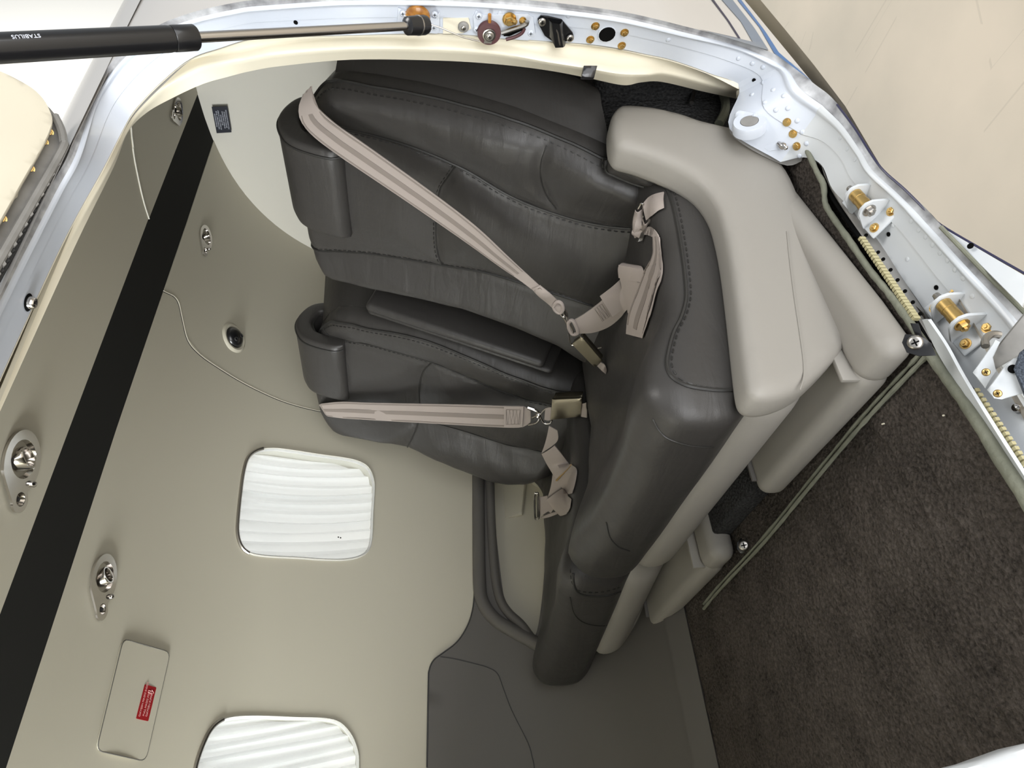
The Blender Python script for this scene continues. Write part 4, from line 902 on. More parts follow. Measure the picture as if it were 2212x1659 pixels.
c = onX((1607, 1178), .38); obj('tab', slab([onX(p, .384) for p in [(1592, 1172), (1600, 1162), (1618, 1164), (1634, 1188), (1622, 1196), (1600, 1196), (1592, 1186)]], CAM-c, .004, .001), M['blackmetal'], bk2)
screw(bk2, c, CAM-c, 1.9)

# ================================================================== BELTS
BSEAT = bvh_of(*[c for o in (sn, sf) for c in o.children if c.name.split('.')[0] in ('backrest', 'seat_cushion', 'headrest', 'lower_bolster', 'side_panel', 'centre_armrest')])
def rest(q, p):
    d = Vector(ray(*p)).normalized(); h = BSEAT.ray_cast(Vector(CAM), d); L = np.linalg.norm(q-CAM)
    return q if h[0] is None or h[3] > L+.004 else CAM+np.array(d)*(h[3]-.006)
def near(p, off): return rest(onpl(p, B1.p0-np.array([off, 0, 0]), B1.n), p)
def farp(p, off): return rest(onpl(p, B2.p0-np.array([off, 0, 0]), B2.n), p)
def strap(parent, name, L, R, fl, m='web', stripes=True, sag=0.):
    A = [fl(p, i/(len(L)-1)) for i, p in enumerate(L)]; B = [fl(p, i/(len(R)-1)) for i, p in enumerate(R)]
    obj(name, ribbon(A, B, .0018, sag=sag), M[m], parent)
    if stripes: obj('stripe', stripe_on(A, B, .40, .60), M['web_dk'], parent); obj('edge_stitch', stripe_on(A, B, .04, .10), M['web_dk'], parent); obj('edge_stitch', stripe_on(A, B, .90, .96), M['web_dk'], parent)
def zig(parent, quad, n, m='web_dk', r=.0005):
    """sewn box with a zigzag inside, on a patch given by four world corners"""
    q = np.array(quad); P = lambda u, v: (q[0]*(1-u)+q[1]*u)*(1-v)+(q[3]*(1-u)+q[2]*u)*v
    nn = np.cross(q[1]-q[0], q[3]-q[0]); nn = nz(nn); nn = nn if np.dot(nn, CAM-q[0]) > 0 else -nn
    pts = [P(.1, .1), P(.9, .1), P(.9, .9), P(.1, .9), P(.1, .1)]+[P(.1+.8*(k/n), .1 if k % 2 == 0 else .9) for k in range(n+1)]
    obj('stitching', tube(np.array(pts)+nn*.0014, r, 4), M[m], parent)
def ring(parent, name, pts, r, m='chrome', closed=True): return obj(name, tube(crom(pts, 4, closed), r, 8, closed), M[m], parent)

_obj = obj
def obj(name, vf, *a, **k):
    v = np.array(vf[0], float); g_ = .0085 if name in ('stripe', 'edge_stitch', 'stitching', 'sewn_patch') else .006
    for i in range(len(v)):
        d = Vector(v[i]-CAM); L = d.length; h = BSEAT.ray_cast(Vector(CAM), d/L)
        if h[0] is not None and h[3] < L+g_: v[i] = CAM+np.array(d/L)*(h[3]-g_)
        lo_, nn_, _, ds_ = BSEAT.find_nearest(Vector(v[i]))
        if lo_ is not None and ds_ < .03 and (Vector(v[i])-lo_).dot(nn_) < .003: v[i] = np.array(lo_+nn_*(g_*.5))
    return _obj(name, (v, vf[1]), *a, **k)
h1 = thing('shoulder_harness', 'striped taupe shoulder strap slanting across the near seat back', 'seat belt', near((900, 400), .03), 'shoulder straps of the aft seats')
lo1 = lambda p, t: near(p, .030+.07*t)
strap(h1, 'webbing', [(673, 186), (674, 204), (685, 231), (727, 269), (777, 304), (853, 358), (948, 427), (1030, 491), (1100, 557), (1140, 594), (1165, 617)],
      [(655, 205), (646, 232), (650, 260), (676, 293), (728, 333), (790, 375), (885, 439), (1005, 522), (1080, 576), (1120, 603), (1148, 624)], lo1)
strap(h1, 'sewn_end', [(1166, 616), (1188, 634), (1205, 650), (1216, 660), (1215, 668)], [(1148, 623), (1164, 640), (1184, 656), (1196, 668), (1206, 676)], lambda p, t: near(p, .101+.004*math.sin(9*t)), stripes=False, sag=.002)
zig(h1, [near(p, .103) for p in [(1166, 618), (1186, 634), (1172, 646), (1150, 626)]], 6)
obj('end_loop', tube(crom([near(p, .104) for p in [(1196, 662), (1204, 652), (1213, 656), (1216, 668), (1210, 676), (1201, 672)]], 4, True), .0032, 8, True), M['web'], h1)
h2 = thing('shoulder_harness', 'taupe shoulder strap lying straight along the far seat back', 'seat belt', farp((900, 890), .03), 'shoulder straps of the aft seats')
lo2 = lambda p, t: farp(p, .038+.05*t)
strap(h2, 'webbing', [(694, 872), (737, 868), (800, 870), (898, 872), (1000, 874), (1088, 877), (1131, 878), (1146, 888)], [(708, 899), (738, 903), (800, 907), (835, 909), (960, 916), (1088, 923), (1129, 922), (1146, 912)], lo2)
strap(h2, 'webbing_back', [(694, 872), (690, 874)], [(708, 899), (703, 895)], lambda p, t: farp(p, .036-.05*t), stripes=False)
zig(h2, [farp(p, .0895) for p in [(1090, 880), (1128, 881), (1127, 919), (1090, 920)]], 8)
obj('sewn_patch', ribbon([farp(p, .0885) for p in [(1089, 877), (1131, 878)]], [farp(p, .0885) for p in [(1089, 923), (1129, 922)]], .0022), M['web'], h2)
for pts in ([(1140, 880), (1156, 886), (1164, 894), (1150, 902)], [(1142, 918), (1158, 914), (1166, 904), (1160, 896)]):
    obj('snap_hook', tube(crom([farp(p, .092) for p in pts], 4), .0028, 8), M['chrome'], h2)
obj('hook_pivot', xf(lathe([(.006, -.002), (.006, .003), (.003, .005)], 16), frame_n(farp((1163, 897), .094), CAM-farp((1163, 897), .094))), M['chrome'], h2)

def buckle_box(parent, P, depth, m='buckle'):
    """lift-lever buckle: corners P (world) of its face, thickness depth, lever proud of a darker body"""
    P = np.array(P); n = np.cross(P[1]-P[0], P[3]-P[0]); n = nz(n); n = n if np.dot(n, CAM-P[0]) > 0 else -n
    obj('buckle_lever', slab(P, n, depth*.35, .0022), M[m], parent)
    c = P.mean(0); obj('buckle_body', slab(c+(P-c)*np.array(.94)-n*depth*.34, n, depth*.7, .002), M[m], parent)
l1 = thing('lap_belt', 'folded taupe lap belt with chrome adjuster and long buckle on the near seat', 'seat belt', near((1340, 640), .09), 'lap belts on the aft seats')
d1 = lambda p, t=0: near(p, .098)
ring(l1, 'link_ring', [d1(p) for p in [(1210, 672), (1217, 668), (1224, 676), (1226, 690), (1238, 716), (1232, 719), (1220, 690)]], .0019)
ring(l1, 'snap_hook', [near(p, .1) for p in [(1205, 666), (1212, 662), (1218, 676), (1222, 684), (1214, 682)]], .002)
strap(l1, 'webbing', [(1238, 692), (1265, 676), (1299, 650), (1333, 612), (1344, 598)], [(1247, 720), (1282, 718), (1318, 704), (1348, 678), (1362, 660)], lambda p, t: near(p, .094-.02*t), stripes=False, sag=.003)
obj('end_loop', tube(crom([d1(p) for p in [(1228, 697), (1236, 692), (1243, 702), (1248, 718), (1238, 722), (1230, 712)]], 4, True), .0034, 8, True), M['web'], l1)
zig(l1, [near(p, .094) for p in [(1281, 664), (1300, 650), (1322, 684), (1302, 698)]], 6)
strap(l1, 'keeper', [(1296, 640), (1320, 622), (1338, 606)], [(1323, 684), (1342, 670), (1356, 652)], lambda p, t: near(p, .100-.016*t), stripes=False)
strap(l1, 'webbing_fold', [(1337, 600), (1336, 578), (1344, 569), (1352, 570)], [(1391, 612), (1393, 590), (1392, 582), (1388, 576)], lambda p, t: near(p, .086-.03*t*t), stripes=False)
strap(l1, 'webbing', [(1337, 572), (1338, 590), (1346, 630), (1357, 675)], [(1391, 582), (1390, 600), (1384, 640), (1372, 690)], lambda p, t: near(p, .088+.012*t), stripes=False)
strap(l1, 'webbing', [(1411, 510), (1411, 530), (1411, 550), (1404, 568), (1394, 585), (1378, 625), (1363, 662), (1356, 690), (1353, 721)], [(1424, 512), (1427, 535), (1430, 560), (1431, 575), (1429, 600), (1418, 633), (1410, 665), (1400, 700), (1390, 731)], lambda p, t: near(p, .100+.055*t))
obj('buckle_link', tube(crom([d1(p) for p in [(1228, 720), (1232, 742), (1240, 746)]], 3), .0016, 6), M['chrome'], l1)
obj('buckle_link', tube(crom([d1(p) for p in [(1252, 724), (1260, 730)]], 3), .0016, 6), M['chrome'], l1)
buckle_box(l1, [near(p, .10) for p in [(1234, 744), (1256, 727), (1301, 780), (1284, 795)]], .014)
strap(l1, 'webbing', [(1298, 782), (1308, 790), (1311, 800)], [(1290, 790), (1300, 800), (1309, 808)], lambda p, t: near(p, .096), stripes=False)
obj('slide_edge', tube([near(p, .10) for p in [(1292, 752), (1300, 750)]], .0018, 6), M['chrome'], l1)
ad = l1      # the chrome slide adjuster and its sewn tag sit on the same belt, at the seat corner
a1 = lambda p, t=0: near(p, .062)
strap(ad, 'tag', [(1391, 438), (1402, 426), (1416, 419), (1434, 415)], [(1397, 476), (1408, 466), (1420, 455), (1434, 448)], lambda p, t: near(p, .066-.02*t), stripes=False, sag=.002)
zig(ad, [near(p, .0655-.02*.6) for p in [(1408, 424), (1430, 418), (1432, 444), (1414, 456)]], 3)
strap(ad, 'rolled_loop', [(1372, 454), (1368, 470), (1367, 490), (1370, 505)], [(1386, 453), (1387, 470), (1386, 492), (1380, 510)], lambda p, t: near(p, .07), stripes=False, sag=.006)
obj('roll', tube([near(p, .072) for p in [(1370, 500), (1384, 506)]], [.006, .0062], 12), M['web'], ad)
strap(ad, 'webbing', [(1392, 500), (1402, 490), (1412, 494), (1422, 508)], [(1390, 507), (1400, 508), (1410, 512), (1424, 518)], lambda p, t: near(p, .066), stripes=False)
obj('slide_bar', slab([near(p, .075) for p in [(1391, 486), (1402, 482), (1390, 520), (1378, 522)]], CAM-a1((1390, 500)), .005, .0012), M['steel'], ad)
ring(ad, 'slide_frame', [near(p, .07) for p in [(1378, 452), (1385, 440), (1390, 444), (1388, 470), (1394, 486), (1403, 480), (1404, 474)]], .0016, closed=False)
ring(ad, 'slide_frame', [near(p, .07) for p in [(1377, 521), (1380, 517), (1388, 488), (1392, 483)]], .0016, closed=False)

l2 = thing('lap_belt', 'taupe lap belt with square brushed buckle on the far seat', 'seat belt', farp((1220, 900), .08), 'lap belts on the aft seats')
buckle_box(l2, [farp(p, .10) for p in [(1192, 864), (1257, 861), (1254, 901), (1188, 908)]], .024)
strap(l2, 'webbing', [(1178, 882), (1186, 880), (1194, 880)], [(1176, 906), (1184, 908), (1192, 906)], lambda p, t: farp(p, .094), stripes=False)
strap(l2, 'webbing', [(1256, 872), (1268, 870)], [(1256, 900), (1268, 902)], lambda p, t: farp(p, .088), stripes=False)
ring(l2, 'link_ring', [farp(p, .092) for p in [(1180, 882), (1170, 892), (1168, 902), (1176, 914), (1188, 914), (1192, 908)]], .0019, closed=False)
g = lambda k: (lambda p, t=0: farp(p, k))
strap(l2, 'webbing', [(1186, 920), (1182, 940), (1176, 962), (1170, 978)], [(1204, 930), (1206, 945), (1202, 955), (1190, 965)], g(0.138), stripes=False)
strap(l2, 'webbing', [(1170, 980), (1180, 1000), (1192, 1020), (1203, 1038)], [(1198, 962), (1214, 982), (1228, 1000), (1236, 1004)], g(0.136), stripes=False, sag=.003)
strap(l2, 'webbing', [(1204, 1038), (1212, 1050), (1220, 1060), (1230, 1068)], [(1236, 1004), (1245, 1014), (1244, 1032), (1236, 1066)], g(0.138), stripes=False)
strap(l2, 'webbing', [(1194, 1024), (1190, 1050), (1182, 1078), (1176, 1098)], [(1212, 1048), (1214, 1062), (1205, 1085), (1190, 1108)], g(0.130), stripes=False)
strap(l2, 'webbing_fold', [(1180, 1080), (1196, 1068), (1216, 1056), (1226, 1064)], [(1206, 1108), (1212, 1114), (1228, 1106), (1235, 1078)], g(0.140), stripes=False, sag=.004)
strap(l2, 'webbing', [(1164, 1073), (1172, 1073), (1182, 1071)], [(1166, 1116), (1178, 1108), (1194, 1098)], g(0.132), stripes=False)
strap(l2, 'webbing_tail', [(1168, 1118), (1185, 1110), (1206, 1104)], [(1172, 1120), (1188, 1116), (1204, 1110)], g(0.130), stripes=False)
obj('slide_bar', tube([farp(p, .143) for p in [(1202, 1038), (1235, 1004)]], .0020, 8), M['brass'], l2)
ring(l2, 'slide_frame', [farp(p, .136) for p in [(1155, 1070), (1156, 1117), (1160, 1120), (1164, 1116), (1163, 1070), (1159, 1066)]], .0022)
obj('slide_bar', tube([farp(p, .137) for p in [(1161, 1072), (1161, 1116)]], .0014, 6), M['steel'], l2)

obj = _obj
# ================================================================== CEILING FITTINGS
def tear(rx, ry, tail, n=40):
    """plate outline: an oval with a small lobe at one end"""
    P = []
    for a in np.linspace(0, 2*math.pi, n, endpoint=False):
        x, y = math.cos(a), math.sin(a); P.append((x*rx, y*ry))
    return P
def gasper(px, size, label, ang, flip=1, sy=1.):
    x, s = LIN.hit(px); o3 = LIN.at(x, s, .004); n = LIN.nrm(s); fr = frame_n(o3, n) @ Matrix.Rotation(ang, 4, 'Z') @ Matrix.Diagonal((flip, sy, 1, 1)) @ Matrix.Scale(size, 4)
    o = thing('reading_light', label, 'reading light', o3, 'chrome overhead outlets')
    big = [(.004+math.cos(a)*.040, math.sin(a)*.034) for a in np.linspace(-2.5, 2.15, 26)]; small = [(-.040+math.cos(a)*.017, -.010+math.sin(a)*.015) for a in np.linspace(1.9, 2*math.pi-1.5, 12)]
    ol_ = big+small; ol_ = [tuple(q) for q in crom(ol_, 2, True)]
    c1 = [(.008+math.cos(a)*.024, math.sin(a)*.024) for a in np.linspace(0, 2*math.pi, 24, endpoint=False)]; c2 = [(-.040+math.cos(a)*.009, -.010+math.sin(a)*.009) for a in np.linspace(0, 2*math.pi, 14, endpoint=False)]
    ob = lambda nm, vf, m, par=o, **k: obj(nm, xf(vf, fr), m, par, **k)
    ob('face_plate', sheet(ol_, [c1, c2], lambda u, v, q: (u, v, q+.003), .004, .003), M['chrome'])
    T = Matrix.Translation
    ob('outlet_bowl', xf((lambda a: (a[0], a[1][:-2]+[a[1][-1]]))(lathe([(.024, .003), (.0225, -.003), (.018, -.012), (.010, -.018), (.002, -.019)], 24)), T((.008, 0, 0))), M['chrome'])
    rz = Matrix.Rotation(.35, 4, 'Y')
    tubev = lathe([(.0135, -.012), (.0145, .006), (.0135, .0085), (.0115, .0085), (.0105, .004), (.0100, -.010), (.002, -.0105)], 24)
    ob('nozzle', xf(tubev, T((.008, 0, 0)) @ rz), M['chrome'])
    ob('nozzle_throat', xf(lathe([(.0101, -.0072), (.0101, -.0070)], 20), T((.008, 0, 0)) @ rz), M['hole'])
    ob('bulb_cup', xf((lambda a: (a[0], a[1][:-2]+[a[1][-1]]))(lathe([(.008, .003), (.0065, -.003), (.003, -.006), (.001, -.006)], 16)), T((-.040, -.010, 0))), M['chrome'])
    ob('bulb', xf(lathe([(.0038, -.006), (.0042, -.002), (.0028, .001), (.001, .002)], 12), T((-.040, -.010, 0))), M['rubber'])
    ob('knob', xf(lathe([(.0042, .002), (.0042, .006), (.003, .008), (.001, .009)], 14), T((-.018, -.024, 0))), M['chrome'])
    return o
gasper((216, 1258), 1.08, 'chrome air outlet and light ahead of the aft window', 0.12)
gasper((36, 1005), 1.08, 'largest chrome air outlet, cut by the picture edge', .35, 1, 1.75)
gasper((440, 516), .85, 'small chrome air outlet on the quarter panel above the far headrest', 0.)
gasper((379, 242), .85, 'small chrome air outlet beside the door trim corner', math.pi*.95, -1)

x, s = LIN.hit((503, 730)); o3 = LIN.at(x, s, .0015)
rv = thing('round_vent', 'round black vent in a beige collar on the quarter panel', 'vent', o3); fr = frame_n(o3, LIN.nrm(s))
obj('collar', xf(lathe([(.042, -.004), (.040, .002), (.034, .006), (.029, .005), (.027, .0)], 32), fr), M['beige'], rv)
obj('ball', xf(lathe([(.027, .002), (.0255, .008), (.021, .0125), (.013, .0155), (.004, .0165)], 28), fr), M['blackmetal'], rv)
for dx, dy in ((-.012, .004), (.008, -.010)): obj('port', xf(lathe([(.0055, .012), (.0055, .0175), (.004, .0178), (.0036, .014)], 14), fr @ Matrix.Translation((dx, dy, -.001))), M['rubber'], rv)

# oxygen mask box in the sidewall with its red placard
oc = px_lin([(262, 1381), (363, 1410), (310, 1644), (204, 1620)]); c = np.mean(oc, axis=0)
ox = thing('oxygen_mask_box', 'beige overhead mask compartment cover with red placard', 'panel', LIN.at(*c))
def roundpoly(P, r, k=5):
    P = np.array(P, float); out = []
    for i in range(len(P)):
        a, b, d = P[i-1], P[i], P[(i+1) % len(P)]; u = nz(a-b); v = nz(d-b); p0 = b+u*r; p1 = b+v*r
        out += [p0*(1-t)**2+b*2*t*(1-t)+p1*t*t for t in np.linspace(0, 1, k)]
    return np.array(out)
ocr = roundpoly(oc, .014)
obj('cover', sheet([tuple(q) for q in ocr], [], lin_fn, .02, .004, .0050), M['beige'], ox, angle=50)
obj('joint', tube([LIN.at(a, b, .0042) for a, b in c+(ocr-c)*1.010], .0009, 6, True), M['shell_dk'], ox)
rp = px_lin([(307, 1479), (333, 1486), (315, 1559), (288, 1553)]); rr_ = np.array([LIN.at(a, b, .0058) for a, b in roundpoly(rp, .002)])
obj('red_placard', slab(rr_, LIN.nrm(rp[0][1]), .0008), M['red'], ox)
Pq = np.array([LIN.at(a, b, .0061) for a, b in rp]); ux = nz(Pq[0]-Pq[3]); uy = Pq[0]-Pq[1]; H = np.linalg.norm(uy); Wd = np.linalg.norm(Pq[0]-Pq[3]); uy = nz(uy-ux*np.dot(uy, ux)); un = np.cross(ux, uy)
def wr(txt, fx, fy, size): text_mesh(txt, size, frame(Pq[3]+ux*Wd*fx-uy*H*fy, ux, uy, un), M['ink_pink'], 'lettering', ox)
wr('OXYGEN MASKS INSIDE', .07, .20, H*.185); wr('PULL MASKS FOR', .12, .50, H*.18); wr('OXYGEN SUPPLY', .12, .74, H*.18)
ar = [(.80, .40), (.80, .66), (.76, .66), (.83, .86), (.90, .66), (.86, .66), (.86, .40)]
obj('arrow', tube([Pq[3]+ux*Wd*u-uy*H*v for u, v in ar], .0006, 4, True), M['ink_pink'], ox)

# black placard on the aft bulkhead
bp = thing('placard', 'black placard with white lines of text on the aft bulkhead', 'sign', onX((480, 258), 1.618))
Pq = np.array([onX(p, 1.6185) for p in [(457, 231), (491, 230), (500, 286), (468, 288)]])     # top-right, bottom-right, bottom-left, top-left as one reads it
obj('plate', slab(Pq, (-1, 0, 0), .0012, .0004), M['ink_black'], bp)
tl, tr = Pq[3], Pq[0]; ux = nz(tr-tl); dn = Pq[2]-Pq[3]; H = np.linalg.norm(dn); Wd = np.linalg.norm(tr-tl); uy = nz(-dn-ux*np.dot(-dn, ux)); un = np.cross(ux, uy); sk = np.dot(dn, ux)/H
if un[0] > 0: un = -un
for k, (t, wdt) in enumerate((('MAXIMUM BAGGAGE', .66), ('THIS COMPARTMENT 100 LBS', .86), ('NO HEAVY OBJECTS ON SHELF', .86), ('SEE LIMITATIONS', .5), ('IN WEIGHT AND BALANCE', .68), ('SECTION OF HANDBOOK', .76), ('FOR LOADING INSTRUCTIONS', .8))):
    fy = .12+k*.128; o = text_mesh(t, H*.105, frame(tl+dn*fy+ux*Wd*.5+un*.0008, ux, uy, un), M['ink_white'], 'lettering', bp, 'CENTER')

# ================================================================== GAS STRUT, DOOR-FRAME FITTINGS, OPEN UPPER DOOR
gs = thing('gas_strut', 'black gas strut holding the upper door, with a chrome rod', 'strut', onY((905, 55), .43))
E0 = onY((918, 54), .425); E1 = onY((0, 104), .325); ax = nz(E1-E0); L = np.linalg.norm(E1-E0); lp = lambda f: E0+ax*L*f
gT = lambda q: np.dot(q-E0, ax)/L
k_b = gT(onpl((423, 79), E0, np.cross(ax, np.cross(CAM-E0, ax)))); k_s = gT(onpl((371, 81), E0, np.cross(ax, np.cross(CAM-E0, ax)))); k_e = gT(onpl((880, 56), E0, np.cross(ax, np.cross(CAM-E0, ax))))
obj('rod', tube([lp(k_e*.5), lp(k_b+.05)], .0048, 16), M['chrome'], gs)
obj('cylinder_collar', tube([lp(k_b), lp(k_b+.004), lp(k_s-.002), lp(k_s)], [.0100, .0112, .0112, .0108], 24), M['blackmetal'], gs)
obj('cylinder', tube([lp(k_s+.001), lp(k_s+.01), lp(1.25)], [.0108, .0112, .0112], 24), M['blackmetal'], gs)
obj('socket', tube([lp(k_e+.006), lp(k_e), lp(k_e*.5), lp(k_e*.1), lp(-.003), lp(-.007)], [.0065, .0100, .0106, .0110, .0100, .006], 20), M['blackmetal'], gs)
obj('socket_clip', tube([lp(k_e*.42), lp(k_e*.36)], .0111, 20), M['steel'], gs)
nrm = nz(CAM-lp(.93)); nrm = nz(nrm-ax*np.dot(nrm, ax)); upd = np.cross(nrm, ax)
c0 = onpl((62, 88), E0+nrm*.0113, nrm); c0 = c0-upd*np.dot(c0-lp(.93), upd)
txtdir = -ax; ty = np.cross(nrm, txtdir)
rotn = Matrix.Rotation(math.radians(40), 4, Vector(ax)); n2 = np.array(rotn.to_3x3() @ Vector(nrm)); y2 = np.cross(n2, ax)
if onpl is None: pass
def strut_text(sgn):
    t = lp(gT(c0)); nn = np.array(Matrix.Rotation(sgn, 3, Vector(ax)) @ Vector(nrm)); return frame(t+nn*.01125, ax, np.cross(nn, ax), nn)
fs_ = strut_text(math.radians(-40)); q_up = np.array(fs_.translation); q_alt = np.array(strut_text(math.radians(40)).translation)
def pix(P): q = np.array(P)-CAM; dz = q@FWD; return 1106-F*(q@UPV)/dz, 1659-(829.5+F*(q@RGT)/dz)
if pix(q_alt)[1] < pix(q_up)[1]: fs_ = strut_text(math.radians(40))
text_mesh('STABILUS', .0048, fs_, M['ink_white'], 'lettering', gs, 'CENTER')
# ball mount plate
def jslab(name, pts, t, m, parent, lift=.004, bev=.001):
    P = [onj(p, None, lift)[0] for p in pts]; return obj(name, slab(P, onj(tuple(np.mean(pts, axis=0)))[1], t, bev), m, parent)
sm = thing('strut_mount', 'painted plate with amber greased ball stud at the strut end', 'bracket', onj((905, 40))[0])
jslab('plate', [(860, 15), (940, 13), (950, 22), (950, 66), (944, 70), (866, 62), (857, 52)], .004, M['paint'], sm, .003)
q, n = onj((902, 33), None, .003); obj('grease_boot', xf(lathe([(.0152, 0), (.0145, .004), (.010, .007), (.004, .009)], 24), frame_n(q, n)), M['amber'], sm)
obj('spring_clip', tube(crom([onj(p, None, .012)[0] for p in [(892, 22), (895, 33), (898, 32), (900, 24), (903, 26), (906, 34), (910, 36)]], 3), .0012, 6), M['amber'], sm)
for p in ((870, 25), (939, 27), (937, 55)): screw(sm, onj(p, None, .003)[0], onj(p)[1], .85, M['paint'])
# door cable pulley
pu = thing('cable_pulley', 'maroon cable pulley with steel hub and thin cable on the frame', 'pulley', onj((1055, 60))[0])
jslab('plate', [(1028, 20), (1040, 17), (1140, 28), (1152, 36), (1156, 72), (1140, 84), (1060, 78), (1024, 62), (1022, 34)], .004, M['paint'], pu, .003)
q, n = onj((1056, 62), None, .004); fr = frame_n(q, n) @ Matrix.Scale(.64, 4)
obj('wheel', xf(lathe([(.0215, 0), (.0225, .003), (.0200, .006), (.0225, .009), (.0215, .012), (.0105, .0125)], 32), fr), M['maroon'], pu)
obj('hub_ring', xf(lathe([(.0125, .012), (.0125, .0155), (.0105, .016), (.0095, .0145)], 24), fr), M['steel'], pu)
obj('hub', xf(lathe([(.0095, .012), (.0095, .018), (.0078, .0195)], 20), fr), M['steel'], pu); screw(pu, np.array(fr @ Vector((0, 0, .0192))), n, .75)
obj('keeper_tab', slab([onj(p, None, .0145)[0] for p in [(1047, 70), (1063, 71), (1061, 91), (1045, 89)]], n, .002, .0006), M['steel'], pu)
obj('guard_pin', tube([onj(p, None, .008)[0] for p in [(1057, 22), (1057, 42)]], .0022, 8), M['amber'], pu)
for p in ((1034, 31), (1030, 60), (1146, 68)): screw(pu, onj(p, None, .003)[0], onj(p)[1], .9, M['paint'])
q, n = onj((1100, 38), None, .003); place('bolt', ME_BOLT, None, pu, frame_n(q, n) @ Matrix.Scale(1.5, 4))
obj('bolt_shank', xf(lathe([(.003, 0), (.003, .010), (.0016, .011)], 12), frame_n(q, nz(n+np.array([0, 0, -1.2])))), M['brass'], pu)
q, n = onj((1129, 41), None, .003); place('bolt', ME_BOLT, None, pu, frame_n(q, n) @ Matrix.Scale(.8, 4))
jslab('latch_slot', [(1084, 66), (1110, 58), (1134, 50), (1126, 62), (1100, 74), (1088, 74)], .0012, M['hole'], pu, .0042, 0)
obj('latch_arm', tube(crom([onj(p, None, .009)[0] for p in [(1082, 62), (1106, 54), (1134, 44), (1138, 36)]], 4), .0028, 8), M['steel'], pu)
obj('cable', tube(crom([onj(p, None, .009)[0] for p in [(1092, 76), (1112, 70), (1126, 62), (1132, 52)]], 4), .0020, 6), M['maroon'], pu)
obj('cable', tube([onj((873, 2), None, .012)[0], onj((950, 40), None, .016)[0], onj((1000, 62), None, .016)[0], onj((1036, 75), None, .013)[0]], .0009, 6), M['steel'], pu)
q, n = onj((1001, 54), None, .002); obj('bumper', xf(lathe([(.0066, 0), (.0066, .003), (.0055, .0042), (.003, .0045)], 20), frame_n(q, n)), M['channel'], pu); screw(pu, q+n*.004, n, .7)
jslab('backing', [(957, 38), (1012, 38), (1018, 60), (1000, 70), (957, 78)], .002, M['cream'], pu, .0018, 0)
# black catch plate
cp = thing('catch_plate', 'black anodised catch plate held by two screws on the frame', 'bracket', onj((1200, 60))[0])
jslab('plate', [(1161, 38), (1168, 31), (1184, 33), (1213, 40), (1236, 66), (1239, 76), (1230, 84), (1210, 86), (1196, 88), (1176, 74), (1164, 52)], .003, M['blackmetal'], cp, .004)
rows = []
for t in np.linspace(0, 1, 9):
    a = np.array((1182, 34))*(1-t)+np.array((1214, 40))*t; b = np.array((1188, 90))*(1-t)+np.array((1221, 88))*t; lf = .004+.008*min(1, 4*t*(1-t)*1.6)
    rows.append([onj(tuple(a), None, lf)[0], onj(tuple(b), None, lf)[0]])
obj('raised_channel', grid(rows), M['blackmetal'], cp, angle=30)
obj('wear_mark', tube(crom([onj(p, None, .0122)[0] for p in [(1199, 50), (1202, 58), (1203, 68), (1206, 84)]], 3), [.0005]+[.0012]*8+[.0005], 5), M['steel'], cp)
for p in ((1170, 40), (1229, 75)): screw(cp, onj(p, None, .0065)[0], onj(p)[1], 1.1)
# little cord end hanging in the baggage space
ce_ = thing('cord_toggle', 'steel cord end with frayed tip hanging below the trim', 'cord', onY((1498, 205), .585))
obj('ferrule', tube([onY((1500, 196), .585), onY((1494, 222), .585)], .0032, 10), M['steel'], ce_)
for k in range(7): obj('strand', tube([onY((1500, 198), .585), onY((1500-10+rng.uniform(-6, 8), 190+rng.uniform(-8, 3)), .585)], .0005, 4), M['steel'], ce_)

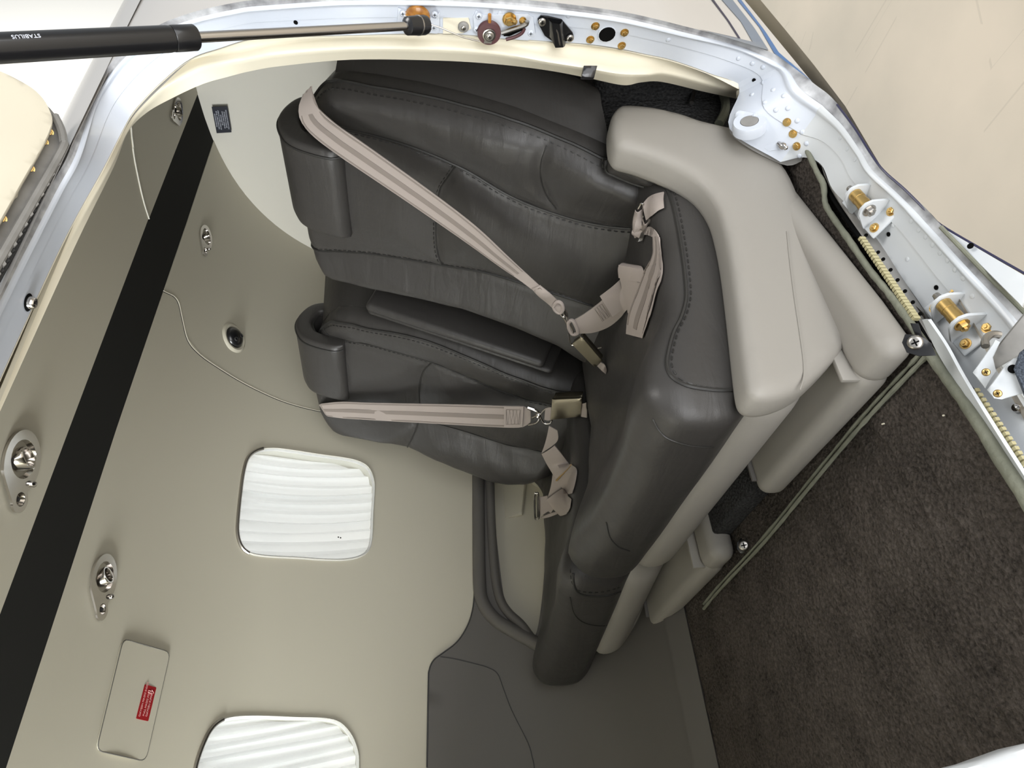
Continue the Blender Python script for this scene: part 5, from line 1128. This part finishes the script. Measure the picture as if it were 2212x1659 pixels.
# open upper door, hinged above the frame
ud = thing('upper_door', 'open upper door with cream lining and a row of seal clips', 'hatch', onY((60, 300), .42), kind='thing')
DN = nz((0, .8, .6)); DP = np.array([.6, .49, .93])
dpt = lambda p, k=0.: onpl(p, DP-DN*k, DN)
lining = [(-80, 120), (0, 150), (38, 168), (72, 188), (95, 210), (110, 236), (116, 258), (110, 285), (90, 325), (50, 395), (0, 485), (-90, 640)]
obj('lining', slab([dpt(p) for p in crom(lining, 3)], -DN, .014, .004), M['cream'], ud)
fr_l = [(-80, 170), (60, 200), (112, 232), (128, 262), (138, 300), (137, 322), (120, 352), (60, 460), (0, 568), (-90, 730)]
obj('frame_channel', slab([dpt(p, -.018) for p in crom(fr_l, 3)], -DN, .02, .005), M['channel'], ud)
obj('channel_edge', tube([dpt(p, .0-.012) for p in crom([(118, 250), (132, 280), (137, 305), (132, 328), (60, 455), (0, 560), (-60, 668)], 4)], .0045, 8), M['channel'], ud)
for p in ((106, 286), (95, 307), (65, 365), (4, 473)):
    q = dpt(p, -.018); place('bolt', ME_BOLT, None, ud, frame_n(q, CAM-q) @ Matrix.Scale(.8, 4))
obj('pull_tab', slab([dpt(p, -.014) for p in [(36, 403), (42, 408), (38, 424), (32, 428)]], -DN, .002), M['cream'], ud)
for i in range(13):
    t = i/12; p = np.array((126, 345))*(1-t)+np.array((-14, 604))*t; e = nz(np.array((140, -259)))
    A4 = [dpt(tuple(p+np.array(o_)), -.014) for o_ in ((-4, -2), (8, -10), (12, 2), (3, 8))]
    obj('seal_clip', slab(A4, -DN, .003), M['rubber'], ud)
    A4 = [dpt(tuple(p+np.array(o_)), -.010) for o_ in ((-9, 3), (-3, -3), (5, 9), (-1, 15))]
    obj('seal_clip', slab(A4, -DN, .003), M['channel'], ud)
obj('hinge_gap', tube([dpt(p, -.02) for p in crom([(136, 330), (70, 462), (0, 590), (-60, 700)], 4)], .004, 6), M['rubber'], ud)
# grey support seen beyond the roof line
# lint on the carpet
for i, (p, ln) in enumerate((((1910, 915), .004), ((2040, 897), .002))):
    q = onZ(p, .003); o = obj('lint', tube([q, q+np.array([ln*.3, ln*.8, .0003])], .0009, 6), M['cream']); tag(o, 'pale crumb of lint on the carpet'+(' near the tray edge' if i == 0 else ' near the sill binding'), 'lint', 'crumbs of lint on the carpet')
